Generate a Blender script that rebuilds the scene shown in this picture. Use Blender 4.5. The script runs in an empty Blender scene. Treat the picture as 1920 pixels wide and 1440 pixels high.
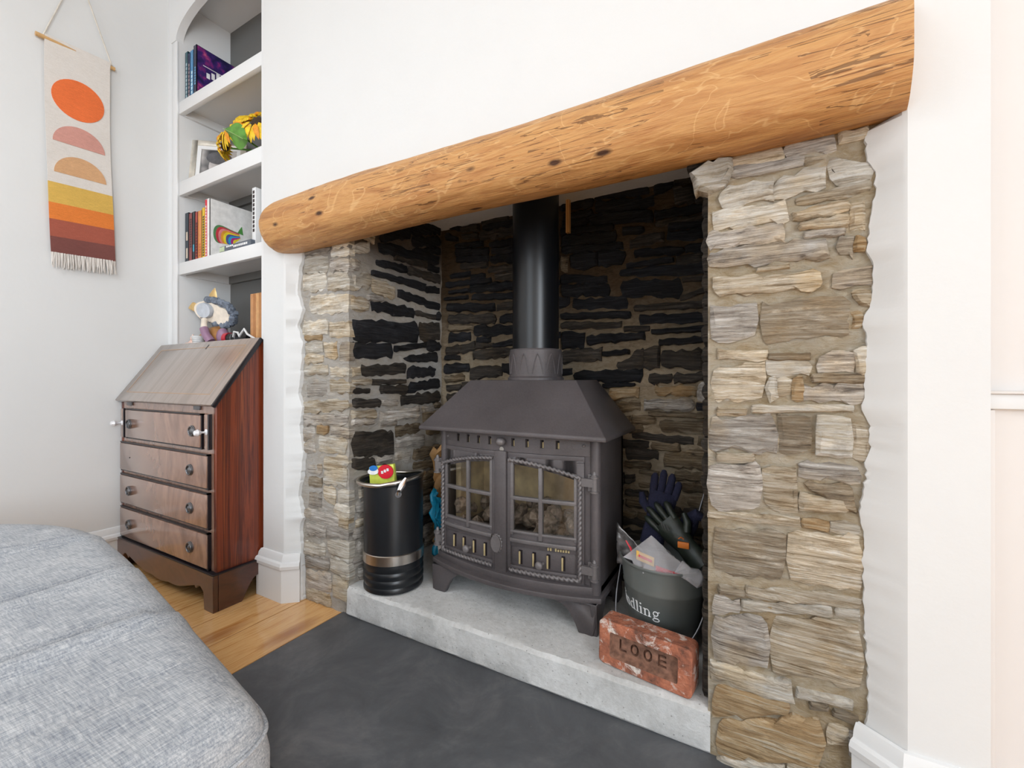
import bpy, bmesh, math, random
from mathutils import Vector, Matrix, noise
R = random.Random(7)
C = bpy.context.scene.collection
PI = math.pi

# ---------------------------------------------------------------- camera, world, lights, exposure
sc = bpy.context.scene
cam = bpy.data.cameras.new('camera'); cam.sensor_width = 36; cam.lens = 15.28; cam.shift_y = -0.00417
cam.clip_start = 0.02
co = bpy.data.objects.new('camera', cam); C.objects.link(co)
co.location = (0, 0, 0.85); co.rotation_euler = (PI/2, 0, math.radians(29.2)); sc.camera = co
w = bpy.data.worlds.new('world'); sc.world = w; w.use_nodes = True
w.node_tree.nodes['Background'].inputs[0].default_value = (0.85, 0.93, 1.0, 1)
w.node_tree.nodes['Background'].inputs[1].default_value = 3.0
def area(name, loc, rot, sx, sy, power, col):
    l = bpy.data.lights.new(name, 'AREA'); l.shape = 'RECTANGLE'; l.size = sx; l.size_y = sy
    l.energy = power; l.color = col
    o = bpy.data.objects.new(name, l); C.objects.link(o); o.location = loc; o.rotation_euler = rot
    return o
# daylight through the rear window and the right-hand window
area('window_daylight_rear', (-0.9, -3.0, 1.65), (PI/2, 0, 0), 2.0, 1.7, 14, (0.87, 0.96, 1.04))
area('window_daylight_right', (2.58, -1.75, 1.5), (PI/2, 0, PI/2), 1.7, 1.8, 98, (0.88, 0.96, 1.04))
area('overhead_fill_light', (-1.45, -0.85, 2.62), (0, 0, 0), 0.9, 0.9, 22, (0.92, 0.97, 1.03))  # added overhead fill to even out the walls; no lamp fitting here
sc.view_settings.view_transform = 'Standard'; sc.view_settings.look = 'None'
sc.view_settings.gamma = 1; sc.view_settings.use_curve_mapping = False
sc.view_settings.exposure = -0.13
sc.cycles.max_bounces = 10; sc.cycles.diffuse_bounces = 6

# ---------------------------------------------------------------- materials
def lin(c):
    if isinstance(c, str):
        c = [int(c[i:i+2], 16)/255 for i in (0, 2, 4)]
        c = [x/12.92 if x <= .04045 else ((x+.055)/1.055)**2.4 for x in c]
    return (c[0], c[1], c[2], 1)
class N:
    def __init__(s, name):
        s.m = bpy.data.materials.new(name); s.m.use_nodes = True
        s.t = s.m.node_tree; s.b = s.t.nodes['Principled BSDF']
    def node(s, typ, **k):
        n = s.t.nodes.new(typ)
        for a, v in k.items(): setattr(n, a, v)
        return n
    def link(s, a, b): s.t.links.new(a, b)
    def coord(s, scale=(1, 1, 1), kind='Object', rot=(0, 0, 0)):
        tc = s.node('ShaderNodeTexCoord'); mp = s.node('ShaderNodeMapping')
        mp.inputs['Scale'].default_value = scale; mp.inputs['Rotation'].default_value = rot
        s.link(tc.outputs[kind], mp.inputs['Vector']); return mp.outputs[0]
    def noise(s, vec, scale=5, detail=5, rough=.55, dist=0):
        n = s.node('ShaderNodeTexNoise'); n.inputs['Scale'].default_value = scale
        n.inputs['Detail'].default_value = detail; n.inputs['Roughness'].default_value = rough
        n.inputs['Distortion'].default_value = dist
        s.link(vec, n.inputs['Vector']); return n.outputs['Fac']
    def voro(s, vec, scale=5, feature='F1'):
        n = s.node('ShaderNodeTexVoronoi'); n.feature = feature; n.inputs['Scale'].default_value = scale
        s.link(vec, n.inputs['Vector']); return n.outputs['Distance']
    def ramp(s, fac, stops):
        r = s.node('ShaderNodeValToRGB'); e = r.color_ramp.elements
        while len(e) < len(stops): e.new(.5)
        for i, (p, c) in enumerate(stops): e[i].position = p; e[i].color = lin(c)
        s.link(fac, r.inputs[0]); return r.outputs[0]
    def mix(s, fac, a, b, mode='MIX'):
        m = s.node('ShaderNodeMix', data_type='RGBA', blend_type=mode)
        for sock, v in ((m.inputs[0], fac), (m.inputs[6], a), (m.inputs[7], b)):
            if hasattr(v, 'links'): s.link(v, sock)
            elif isinstance(v, (int, float)): sock.default_value = v
            else: sock.default_value = lin(v)
        return m.outputs[2]
    def math(s, op, a, b=0):
        m = s.node('ShaderNodeMath', operation=op)
        for i, v in enumerate((a, b)):
            if hasattr(v, 'links'): s.link(v, m.inputs[i])
            else: m.inputs[i].default_value = v
        return m.outputs[0]
    def color(s, v):
        if hasattr(v, 'links'): s.link(v, s.b.inputs['Base Color'])
        else: s.b.inputs['Base Color'].default_value = lin(v)
    def bump(s, h, strength=.3, dist=.01):
        b = s.node('ShaderNodeBump'); b.inputs['Strength'].default_value = strength
        b.inputs['Distance'].default_value = dist; s.link(h, b.inputs['Height'])
        s.link(b.outputs[0], s.b.inputs['Normal'])
    def set(s, rough=None, metal=None, coat=None, trans=None, spec=None, alpha=None, sheen=None, ior=None):
        for k, v in (('Roughness', rough), ('Metallic', metal), ('Coat Weight', coat), ('Transmission Weight', trans),
                     ('Specular IOR Level', spec), ('Alpha', alpha), ('Sheen Weight', sheen), ('IOR', ior)):
            if v is not None: s.b.inputs[k].default_value = v
        return s.m
def plain(name, col, rough=.5, metal=0, coat=0, var=.12, nscale=40, bump=0, spec=None):
    n = N(name); v = n.coord(); f = n.noise(v, nscale, 3)
    c = lin(col); d = tuple(max(0, x*(1-var)) for x in c[:3]); e = tuple(min(1, x*(1+var)) for x in c[:3])
    n.color(n.ramp(f, ((.3, d), (.7, e))))
    if bump: n.bump(f, bump, .004)
    return n.set(rough=rough, metal=metal, coat=coat, spec=spec)

M = {}
def m_wall(name, col, b=.05):
    n = N(name); v = n.coord()
    f = n.noise(v, 3.0, 3); c = lin(col)
    n.color(n.ramp(f, ((.3, tuple(x*.975 for x in c[:3])), (.7, c[:3]))))
    g = n.noise(v, 28, 4); n.bump(g, b, .01); return n.set(rough=.75, spec=.25)
M['plaster'] = m_wall('white_plaster', (.72, .722, .715), .08)
M['paint'] = m_wall('white_gloss_paint', (.77, .775, .775), .015)
M['paint'].node_tree.nodes['Principled BSDF'].inputs['Roughness'].default_value = .4
M['cupboard'] = m_wall('blush_white_paint', (.72, .685, .66), .02)
M['soffit'] = m_wall('grey_plaster', (.78, .76, .74), .3)
M['greyback'] = m_wall('charcoal_paint', (.17, .17, .165), .1)

def m_stone(name, cols, rough=.85, b=.9, fine=1.0, stain=(1.0, .80, .50)):
    """layered slate: colour runs in thin uneven beds, with blotches over it"""
    n = N(name)
    oi = n.node('ShaderNodeObjectInfo')
    v = n.coord((4.5, 4.5, 62))
    v2 = n.coord((1, 1, 1.8))
    add = n.node('ShaderNodeVectorMath', operation='ADD')
    cmb = n.node('ShaderNodeCombineXYZ')
    for i in range(3): n.link(n.math('MULTIPLY', oi.outputs['Random'], 17.0+i*9), cmb.inputs[i])
    n.link(v, add.inputs[0]); n.link(cmb.outputs[0], add.inputs[1])
    beds = n.noise(add.outputs[0], 1.5*fine, 9, .74, 1.4)
    blot = n.noise(v2, 16, 6, .7)
    c = n.ramp(beds, [(.35+.30*i/(len(cols)-1), cc) for i, cc in enumerate(cols)])
    c2 = n.ramp(blot, ((.34, (.62, .60, .58)), (.50, (1, 1, 1)), (.68, (1.0, 1.0, 1.0))))
    c3 = n.mix(.75, c, c2, 'MULTIPLY')
    st_ = n.noise(n.coord((1, 1, 1.4)), 7, 4, .6)
    c3 = n.mix(n.ramp(st_, ((.50, (0, 0, 0)), (.66, (.5, .5, .5)))), c3, stain, 'MULTIPLY')
    fl_ = n.noise(n.coord((9, 9, 60)), 3, 8, .8, .8)
    c3 = n.mix(n.ramp(fl_, ((.30, (.75, .75, .75)), (.40, (0, 0, 0)))), c3, (.30, .26, .22), 'MULTIPLY')
    # per-stone value shift
    val = n.math('ADD', n.math('MULTIPLY', oi.outputs['Random'], .45), .78)
    hsv = n.node('ShaderNodeHueSaturation'); n.link(c3, hsv.inputs['Color']); n.link(val, hsv.inputs['Value'])
    n.color(hsv.outputs[0])
    fine_n = n.noise(n.coord((20, 20, 160)), 1.5, 8, .7, .6)
    h = n.math('ADD', n.math('MULTIPLY', beds, 1.0), n.math('ADD', n.math('MULTIPLY', blot, .6), n.math('MULTIPLY', fine_n, .35)))
    n.bump(h, b, .012)
    return n.set(rough=rough, spec=.3)
ST = {
 'k': m_stone('sooted_black_slate', [(.004,.004,.005), (.013,.013,.016), (.024,.024,.028), (.05,.05,.055)], .55, .8),
 'd': m_stone('smoke_brown_slate', [(.016,.014,.013), (.045,.038,.032), (.08,.066,.054), (.14,.12,.10)], .7),
 'g': m_stone('mid_brown_slate', [(.15,.115,.08), (.33,.26,.18), (.44,.37,.28), (.64,.58,.49)], b=1.0),
 'b': m_stone('brown_slate', [(.05,.036,.024), (.16,.115,.07), (.26,.2,.13), (.44,.37,.28)]),
 't': m_stone('tan_slate', [(.24,.17,.10), (.50,.40,.275), (.70,.61,.48), (.86,.82,.74)]),
 'c': m_stone('cream_stone', [(.36,.29,.21), (.60,.53,.43), (.78,.73,.64), (.88,.86,.81)]),
 'o': m_stone('ochre_slate', [(.24,.15,.07), (.47,.31,.16), (.58,.43,.26), (.70,.61,.47)]),
 'p': m_stone('grey_violet_slate', [(.17,.145,.125), (.42,.37,.32), (.62,.57,.51), (.84,.81,.77)]),
 'w': m_stone('pale_crazed_stone', [(.40,.31,.2), (.62,.56,.46), (.76,.72,.65), (.84,.82,.77)]),
}
def m_mortar(name, stops, zsoot=None, b=1.0):
    n = N(name); v = n.coord(); f = n.noise(n.coord((1, 1, 2.2)), 26, 9, .78, .5); g = n.noise(v, 6, 4)
    c = n.ramp(n.math('ADD', n.math('MULTIPLY', f, .55), n.math('MULTIPLY', g, .45)), stops)
    if zsoot:   # old soot stain on the upper masonry
        sep = n.node('ShaderNodeSeparateXYZ'); n.link(v, sep.inputs[0])
        zz = n.math('ADD', sep.outputs[2], n.math('MULTIPLY', n.math('SUBTRACT', n.noise(v, 6, 5), .5), zsoot[3]))
        mr = n.node('ShaderNodeMapRange'); n.link(zz, mr.inputs[0]); mr.inputs[1].default_value = zsoot[0]; mr.inputs[2].default_value = zsoot[1]
        c = n.mix(mr.outputs[0], c, n.mix(.92, c, zsoot[2], 'MULTIPLY'))
    n.color(c); n.bump(f, b, .022); return n.set(rough=.95, spec=.15)
M['mortar_pier'] = m_mortar('lime_mortar', ((.34, (.34,.23,.12)), (.45, (.56,.43,.27)), (.54, (.68,.58,.43)), (.68, (.80,.75,.66))))
M['mortar_left'] = m_mortar('pale_lime_mortar', ((.28, (.42,.33,.24)), (.45, (.62,.56,.48)), (.6, (.72,.69,.65)), (.75, (.80,.79,.78))), (1.22, 1.40, (.25,.2,.17), .3))
M['mortar_back'] = m_mortar('sooty_mortar', ((.32, (.22,.16,.10)), (.5, (.52,.41,.28)), (.66, (.72,.62,.47))), (.86, 1.22, (.16,.115,.08), .5))

def m_beam():
    n = N('oiled_oak_log'); v = n.coord((1.3, 9, 9)); v1 = n.coord((1, 1, 1))
    g = n.noise(v, 2.2, 9, .62, 1.6)
    c = n.ramp(g, ((.25, '9c6a3c'), (.40, 'bd8650'), (.52, 'cf9c62'), (.64, 'c48c52'), (.8, 'dcb680')))
    fine = n.noise(n.coord((4, 60, 60)), 2.5, 8, .7, .4)
    c = n.mix(.5, c, n.ramp(fine, ((.3, 'c49c76'), (.5, 'ffffff'), (.8, 'fff8ec'))), 'MULTIPLY')
    vn = n.noise(n.coord((2.2, 5, 5)), 1.5, 2, .5, 2.2)
    c = n.mix(n.ramp(n.math('ABSOLUTE', n.math('SUBTRACT', vn, .5)), ((.003, (.34, .34, .34)), (.014, (0, 0, 0)))), c, 'f0c890')
    # knots and shakes
    k = n.voro(n.coord((2.4, 6.0, 6.0)), 2.5)
    c = n.mix(n.ramp(n.math('ADD', k, n.math('MULTIPLY', n.noise(v1, 30, 3), .10)), ((.115, 'ffffff'), (.19, '000000'))), c, '4a2c18')
    sh = n.noise(n.coord((1.1, 26, 26)), 1.3, 4, .5, 2.0)
    shm = n.noise(v1, 3.4, 3)
    msk = n.math('MULTIPLY', n.math('LESS_THAN', n.math('ABSOLUTE', n.math('SUBTRACT', sh, .5)), .014), n.math('GREATER_THAN', shm, .48))
    c = n.mix(n.math('MULTIPLY', msk, .7), c, '5e3a1e')
    n.color(c)
    n.bump(n.math('ADD', n.math('MULTIPLY', g, .7), n.math('ADD', fine, n.math('MULTIPLY', n.noise(n.coord((5, 12, 12)), 2, 3), 1.5))), .45, .01)
    return n.set(rough=.42, spec=.4)
M['beam'] = m_beam()

def lacquer(m, w=1.0, ior=1.9, rough=.16):
    b = m.node_tree.nodes['Principled BSDF']; b.inputs['Coat Weight'].default_value = w; b.inputs['Coat IOR'].default_value = ior; b.inputs['Coat Roughness'].default_value = rough
def m_wood(name, cols, scale, rough=.3, coat=.4, nsc=2.0, dist=1.5, knots=False, objrand=True, b=.08):
    n = N(name); v = n.coord(scale)
    if objrand:
        oi = n.node('ShaderNodeObjectInfo'); cmb = n.node('ShaderNodeCombineXYZ')
        for i in range(3): n.link(n.math('MULTIPLY', oi.outputs['Random'], 11.0+i*7), cmb.inputs[i])
        add = n.node('ShaderNodeVectorMath', operation='ADD'); n.link(v, add.inputs[0]); n.link(cmb.outputs[0], add.inputs[1]); v = add.outputs[0]
    g = n.noise(v, nsc, 7, .6, dist)
    c = n.ramp(g, [(.25+.5*i/(len(cols)-1), cc) for i, cc in enumerate(cols)])
    if knots:
        k = n.voro(n.coord((5.2, 1.7, 1)), 1.05)
        c = n.mix(n.ramp(k, ((.06, 'ffffff'), (.24, '000000'))), c, '9a5a2c')
    n.color(c); n.bump(g, b, .004); return n.set(rough=rough, coat=coat)
M['pine'] = m_wood('varnished_pine', ['a86a34', 'cf985a', 'e4b67c', 'd6a164', 'efcb98'], (22, 1.9, 1), .22, .5, 1.5, 1.6, True)
M['mahog_side'] = m_wood('ribbon_mahogany', ['35110b', '5a2212', '80391d', '4a1a0f', '8c441f', '40140c'], (1, 30, .6), .3, .3, 1.3, 1.4, b=.02)
M['mahog_front'] = m_wood('flame_mahogany_veneer', ['70503f', '886656', '9c7764', 'ac8670'], (4, 4, 1.6), .22, .7, 2.0, 3.0, b=.01)  # base colours paled to imitate reflections of the wall and window
M['mahog_dark'] = m_wood('dark_mahogany', ['301610', '48241a', '583022'], (3, 3, 6), .3, .5, 3, 1)
M['edge'] = plain('ebonised_moulding', (.012, .009, .012), .3)
M['mahog_fall'] = m_wood('sheen_pale_veneer', ['75645a', '87766a', '96857a', '7c6b60'], (22, 1.2, 1.2), .3, .6, 1.4, 1.0, b=.01)  # reflected room light is mixed into the fall's base colours

lacquer(M['mahog_front']); lacquer(M['mahog_fall'], 1, 2.1, .22); lacquer(M['mahog_dark'], .7, 1.7, .2)
def m_concrete():
    n = N('concrete'); v = n.coord(); a = n.noise(v, 4, 6, .6); f = n.noise(v, 60, 6, .75)
    c = n.ramp(n.math('ADD', n.math('MULTIPLY', a, .6), n.math('MULTIPLY', f, .4)), ((.32, (.44,.435,.42)), (.5, (.60,.60,.59)), (.66, (.74,.74,.735))))
    p = n.voro(v, 55)
    c = n.mix(n.ramp(p, ((.06, 'ffffff'), (.13, '000000'))), c, n.mix(.6, c, (.12,.11,.10)))
    n.color(c); n.bump(n.math('ADD', f, n.math('MULTIPLY', a, 1.5)), .5, .006); return n.set(rough=.85, spec=.2)
M['concrete'] = m_concrete()
def m_slab():
    n = N('honed_black_slate'); v = n.coord(); a = n.noise(v, 5, 8, .7, .5); f = n.noise(v, 90, 5, .7)
    c = n.ramp(a, ((.32, (.075,.079,.087)), (.5, (.105,.11,.118)), (.62, (.14,.143,.15)), (.76, (.20,.20,.20))))
    c = n.mix(n.ramp(f, ((.66, '000000'), (.8, 'ffffff'))), c, (.19,.19,.195))
    n.color(c); n.bump(a, .15, .006); return n.set(rough=.62, spec=.35)
M['slab'] = m_slab()
def m_iron(name, col, rough=.5, b=.35):
    n = N(name); v = n.coord(); f = n.noise(v, 160, 4, .6); g = n.noise(v, 7, 4); c = lin(col)
    n.color(n.ramp(n.math('ADD', n.math('MULTIPLY', f, .3), n.math('MULTIPLY', g, .7)), ((.3, tuple(x*.75 for x in c[:3])), (.7, tuple(x*1.35 for x in c[:3])))))
    n.bump(f, b, .0015); return n.set(rough=rough, spec=.5, metal=.15)
M['iron'] = m_iron('stove_black_cast_iron', (.085, .074, .076), .5)
M['iron_pale'] = m_iron('worn_cast_iron', (.14, .127, .127), .40)
M['flue'] = plain('matt_black_enamel', (.006, .0065, .008), .32, var=.02)
M['glass'] = N('smoked_stove_glass').set(rough=.04, trans=1, ior=1.45); M['glass'].node_tree.nodes['Principled BSDF'].inputs['Base Color'].default_value = (.92, .86, .76, 1)
M['ash'] = plain('ashy_brass', (.42, .33, .17), .6, bump=.5)
M['firebrick'] = plain('ashen_firebrick', (.80, .68, .50), .9, var=.35, nscale=14, bump=.6)
M['coal'] = plain('coal', (.30, .26, .245), .6, var=.6, nscale=60, bump=.8)
M['scuttle'] = plain('satin_black_paint', (.010, .0115, .014), .33, var=.03)
M['steel'] = plain('brushed_steel', (.62, .58, .53), .28, 1, var=.06)
M['steel_dull'] = plain('pewter', (.20, .20, .21), .38, .9)
M['chrome'] = plain('chrome', (.75, .75, .78), .12, 1)
M['bucket'] = plain('slate_green_enamel', (.115, .125, .118), .33, var=.03)
M['white_ink'] = plain('white_lettering', (.82, .82, .82), .5)
def m_brick():
    n = N('old_red_brick'); v = n.coord(); a = n.noise(v, 18, 8, .7); f = n.noise(v, 120, 4)
    c = n.ramp(a, ((.34, (.13,.06,.04)), (.45, (.30,.105,.06)), (.56, (.44,.15,.08)), (.68, (.50,.20,.12))))
    wv = n.noise(v, 26, 9, .72, .6)
    c = n.mix(n.ramp(wv, ((.53, '000000'), (.63, 'ffffff'))), c, (.72,.66,.60))
    n.color(c); n.bump(n.math('ADD', a, f), .7, .006); return n.set(rough=.85)
M['brick'] = m_brick()
def m_fabric(name, dark, mid, light, sc_=1.0, rough=.95):
    n = N(name)
    wx = n.noise(n.coord((34*sc_, 420*sc_, 420*sc_)), 1, 4, .7); wy = n.noise(n.coord((420*sc_, 34*sc_, 420*sc_)), 1, 4, .7)
    blot = n.noise(n.coord(), 9, 5, .6)
    f = n.math('ADD', n.math('MULTIPLY', wx, .42), n.math('ADD', n.math('MULTIPLY', wy, .42), n.math('MULTIPLY', blot, .16)))
    n.color(n.ramp(f, ((.37, dark), (.5, mid), (.62, light))))
    n.bump(f, .6, .002); return n.set(rough=rough, spec=.1, sheen=.2)
M['sofa'] = m_fabric('heathered_grey_weave', (.17,.195,.235), (.37,.39,.42), (.60,.61,.62))
M['canvas'] = m_fabric('natural_canvas', (.60,.55,.50), (.70,.655,.61), (.77,.73,.69), 1.5)
def canvas(name, col):
    c = lin(col)[:3]; return m_fabric(name, tuple(x*.8 for x in c), c, tuple(min(1, x*1.2) for x in c), 1.5)

# ---------------------------------------------------------------- mesh helpers
class MB:
    def __init__(s): s.v = []; s.f = []
    def add(s, vs, fs):
        n = len(s.v); s.v += [tuple(p) for p in vs]; s.f += [tuple(i+n for i in f) for f in fs]; return s
    def box(s, x0, x1, y0, y1, z0, z1, seg=1, axis=0):
        lo = (x0, y0, z0); hi = (x1, y1, z1); a = axis; b, c = [(1, 2), (2, 0), (0, 1)][a]
        vs = []; fs = []
        for i in range(seg+1):
            t = i/seg
            for bb, cc in ((0, 0), (1, 0), (1, 1), (0, 1)):
                p = [0, 0, 0]; p[a] = lo[a]+(hi[a]-lo[a])*t; p[b] = hi[b] if bb else lo[b]; p[c] = hi[c] if cc else lo[c]
                vs.append(tuple(p))
        for i in range(seg):
            for k in range(4):
                fs.append((i*4+k, (i+1)*4+k, (i+1)*4+(k+1) % 4, i*4+(k+1) % 4)[::-1])
        fs.append((3, 2, 1, 0)); fs.append(tuple(seg*4+k for k in range(4)))
        return s.add(vs, fs)
    def prism(s, poly, axis, a0, a1):
        n = len(poly); vs = []
        for a in (a0, a1):
            for p in poly:
                q = list(p); q.insert(axis, a); vs.append(tuple(q))
        fs = [tuple(range(n))[::-1], tuple(range(n, 2*n))]
        fs += [(i, (i+1) % n, n+(i+1) % n, n+i) for i in range(n)]
        return s.add(vs, fs)
    def ring(s, rings, close=True, cap0=True, cap1=True):
        n = len(rings[0]); vs = [p for r in rings for p in r]; fs = []
        for i in range(len(rings)-1):
            for k in range(n if close else n-1):
                fs.append((i*n+k, i*n+(k+1) % n, (i+1)*n+(k+1) % n, (i+1)*n+k))
        if cap0: fs.append(tuple(range(n))[::-1])
        if cap1: fs.append(tuple((len(rings)-1)*n+k for k in range(n)))
        return s.add(vs, fs)
    def lathe(s, prof, c, n=32, axis=(0, 0, 1), cap0=True, cap1=True, fn=None):
        z = Vector(axis).normalized(); x = z.orthogonal().normalized()
        if abs(z.z) > .99: x = Vector((1, 0, 0))
        y = z.cross(x); c = Vector(c); rings = []
        for r, h in prof:
            rings.append([tuple(c+z*h+(x*math.cos(2*PI*k/n)+y*math.sin(2*PI*k/n))*max(r, 1e-5)) for k in range(n)])
        if fn: rings = [[fn(p) for p in r] for r in rings]
        return s.ring(rings, True, cap0, cap1)
    def cyl(s, p0, p1, r0, r1=None, n=16):
        r1 = r0 if r1 is None else r1; p0 = Vector(p0); d = Vector(p1)-p0
        return s.lathe([(r0, 0), (r1, d.length)], p0, n, d)
    def tube(s, pts, r, n=10, twist=0, lobe=0, closed=False, flat=1.0):
        pts = [Vector(p) for p in pts]; rings = []; up = None; L = 0; m = len(pts)
        for i, p in enumerate(pts):
            a = pts[(i-1) % m] if (i or closed) else p; b = pts[(i+1) % m] if (i < m-1 or closed) else p
            t = (b-a).normalized()
            if up is None: up = t.orthogonal().normalized()
            up = (up-t*up.dot(t)).normalized(); sd = t.cross(up)
            if i: L += (p-pts[i-1]).length
            rr = r[i] if isinstance(r, (list, tuple)) else r
            rings.append([tuple(p+(up*math.cos(2*PI*k/n)+sd*math.sin(2*PI*k/n)*flat)*rr*(1+lobe*math.cos(2*(2*PI*k/n)-twist*L))) for k in range(n)])
        if closed: rings.append(rings[0])
        return s.ring(rings, True, not closed, not closed)
    def ball(s, c, r, n=16, sq=(1, 1, 1), nz=0, seed=0):
        c = Vector(c); rings = []; m = max(4, n//2)
        r = (r, r, r) if isinstance(r, (int, float)) else r
        for i in range(m+1):
            th = PI*i/m; row = []
            for k in range(n):
                ph = 2*PI*k/n; d = Vector((math.sin(th)*math.cos(ph), math.sin(th)*math.sin(ph), -math.cos(th)))
                q = 1+(nz*noise.noise(d*2.2+Vector((seed, seed*.7, 0))) if nz else 0)
                row.append((c.x+d.x*r[0]*q, c.y+d.y*r[1]*q, c.z+d.z*r[2]*q))
            rings.append(row)
        return s.ring(rings, True, False, False)
    def warp(s, fn): s.v = [tuple(fn(*p)) for p in s.v]; return s
    def xf(s, mat): s.v = [tuple(mat @ Vector(p)) for p in s.v]; return s
    def build(s, name, mat, parent=None, smooth=False, bevel=0, bseg=2, subd=0, angle=40):
        me = bpy.data.meshes.new(name); me.from_pydata(s.v, [], s.f)
        bm = bmesh.new(); bm.from_mesh(me)
        if smooth or bevel: bmesh.ops.remove_doubles(bm, verts=bm.verts, dist=1e-6)
        bmesh.ops.recalc_face_normals(bm, faces=bm.faces)
        if bevel:
            ed = [e for e in bm.edges if len(e.link_faces) == 2 and e.calc_face_angle(0) > math.radians(30)]
            bmesh.ops.bevel(bm, geom=ed, offset=bevel, segments=bseg, profile=.5, affect='EDGES', clamp_overlap=True)
        bm.to_mesh(me); bm.free()
        if smooth or bevel:
            me.polygons.foreach_set('use_smooth', [True]*len(me.polygons))
            try: me.set_sharp_from_angle(angle=math.radians(angle))
            except Exception: pass
        me.materials.append(mat)
        o = bpy.data.objects.new(name, me); C.objects.link(o)
        if parent is not None: attach(o, parent)
        if subd:
            md = o.modifiers.new('Subdivision', 'SUBSURF'); md.levels = md.render_levels = subd
        return o
def attach(o, parent):
    o.parent = parent
    if parent.type == 'EMPTY': o.matrix_parent_inverse = Matrix.Translation(-Vector(parent.location))
def tag(o, label, cat, group=None, kind=None):
    o['label'] = label; o['category'] = cat
    if group: o['group'] = group
    if kind: o['kind'] = kind
    return o
def thing(name, label, cat, loc, group=None):
    o = bpy.data.objects.new(name, None); o.empty_display_size = .05; C.objects.link(o); o.location = loc
    return tag(o, label, cat, group)
def structure(o, label=None):
    o['kind'] = 'structure'
    if label: o['label'] = label
    return o
def fbm(x, y, z, s=1.0): return noise.fractal(Vector((x*s, y*s, z*s)), .9, 2.0, 4)

# ---------------------------------------------------------------- room shell
LX, RX, RY, CZ = -2.54, 2.62, -3.06, 2.85
structure(MB().box(LX-.12, LX, RY-.1, 1.84, 0, CZ).build('wall_left', M['plaster']), 'plain white wall on the left, carrying the woven hanging')
# rear wall with a window opening, right wall with a window opening (both behind the camera)
rw = MB(); y0, y1 = RY-.12, RY
rw.box(LX-.12, -1.95, y0, y1, 0, CZ).box(.15, RX+.12, y0, y1, 0, CZ).box(-1.95, .15, y0, y1, 0, .75).box(-1.95, .15, y0, y1, 2.55, CZ)
structure(rw.build('wall_rear', M['plaster']))
rw = MB(); rw.box(RX, RX+.12, RY, -2.65, 0, CZ).box(RX, RX+.12, -.85, 1.84, 0, CZ).box(RX, RX+.12, -2.65, -.85, 0, .55).box(RX, RX+.12, -2.65, -.85, 2.45, CZ)
structure(rw.build('wall_right', M['plaster']))
structure(MB().box(LX-.12, RX+.12, RY-.12, 1.84, CZ, CZ+.1).build('ceiling', M['plaster']))
structure(MB().box(LX-.12, RX+.12, 1.74, 1.84, 0, CZ).build('wall_back', M['plaster']), 'solid wall behind the chimney breast and alcoves')
for nm, b in (('window_1', (-1.95, .15, RY-.09, RY-.04, .75, 2.55)), ('window_2', (RX+.04, RX+.09, -2.65, -.85, .55, 2.45))):
    f = MB(); x0, x1, ya, yb, z0, z1 = b; t = .06
    f.box(x0, x1, ya, yb, z0, z0+t).box(x0, x1, ya, yb, z1-t, z1)
    if nm == 'window_1':
        for xx in (x0, (x0+x1)/2-t/2, x1-t): f.box(xx, xx+t, ya, yb, z0+t, z1-t)
    else:
        for yy in (ya, (ya+yb)/2-t/2, yb-t): f.box(x0, x1, yy, yy+t, z0+t, z1-t)
    structure(f.build(nm, M['paint']))
# floor: sub-floor with the pine boards as pieces
fl = structure(MB().box(LX-.12, RX+.12, RY-.12, 1.84, -.06, -.022).build('floor', M['edge']), 'varnished pine floorboards')
jx = [LX, -2.365, -2.19, -2.022, -1.855, -1.683, -1.518, -1.318]
for i in range(1, 10): jx.append(-1.318+1.527*i/9)
while jx[-1] < RX: jx.append(jx[-1]+R.uniform(.155, .185))
for a, b in zip(jx, jx[1:]):
    b = min(b, RX)
    if b <= -1.3 or a > .2: spans = [(RY, 1.74)]
    else: spans = [(RY, .568)]
    for u, v in spans:
        MB().box(a+.0018, b-.0018, u, v, -.022, 0).build('plank', M['pine'], fl, bevel=.0015, bseg=1)

# left skirting with a moulded top; profile (distance from wall, height)
SK = [(0, 0), (.018, 0), (.018, .125), (.024, .128), (.026, .140), (.022, .150), (.014, .154), (.012, .168), (.006, .180), (0, .182)]
def skirting(name, p0, p1, out, end0=0, end1=0):
    """extrude the moulding from p0 to p1; out = unit vector away from the wall"""
    p0 = Vector((*p0, 0)); p1 = Vector((*p1, 0)); o = Vector((*out, 0)); d = (p1-p0).normalized(); rings = []
    for p, e in ((p0, end0), (p1, end1)):
        rings.append([tuple(p+o*q+d*(q*e)+Vector((0, 0, h))) for q, h in SK])
    return structure(MB().ring(rings).build(name, M['paint'], smooth=True, angle=25))
skirting('baseboard_left', (LX, RY), (LX, .88), (1, 0))

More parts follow.
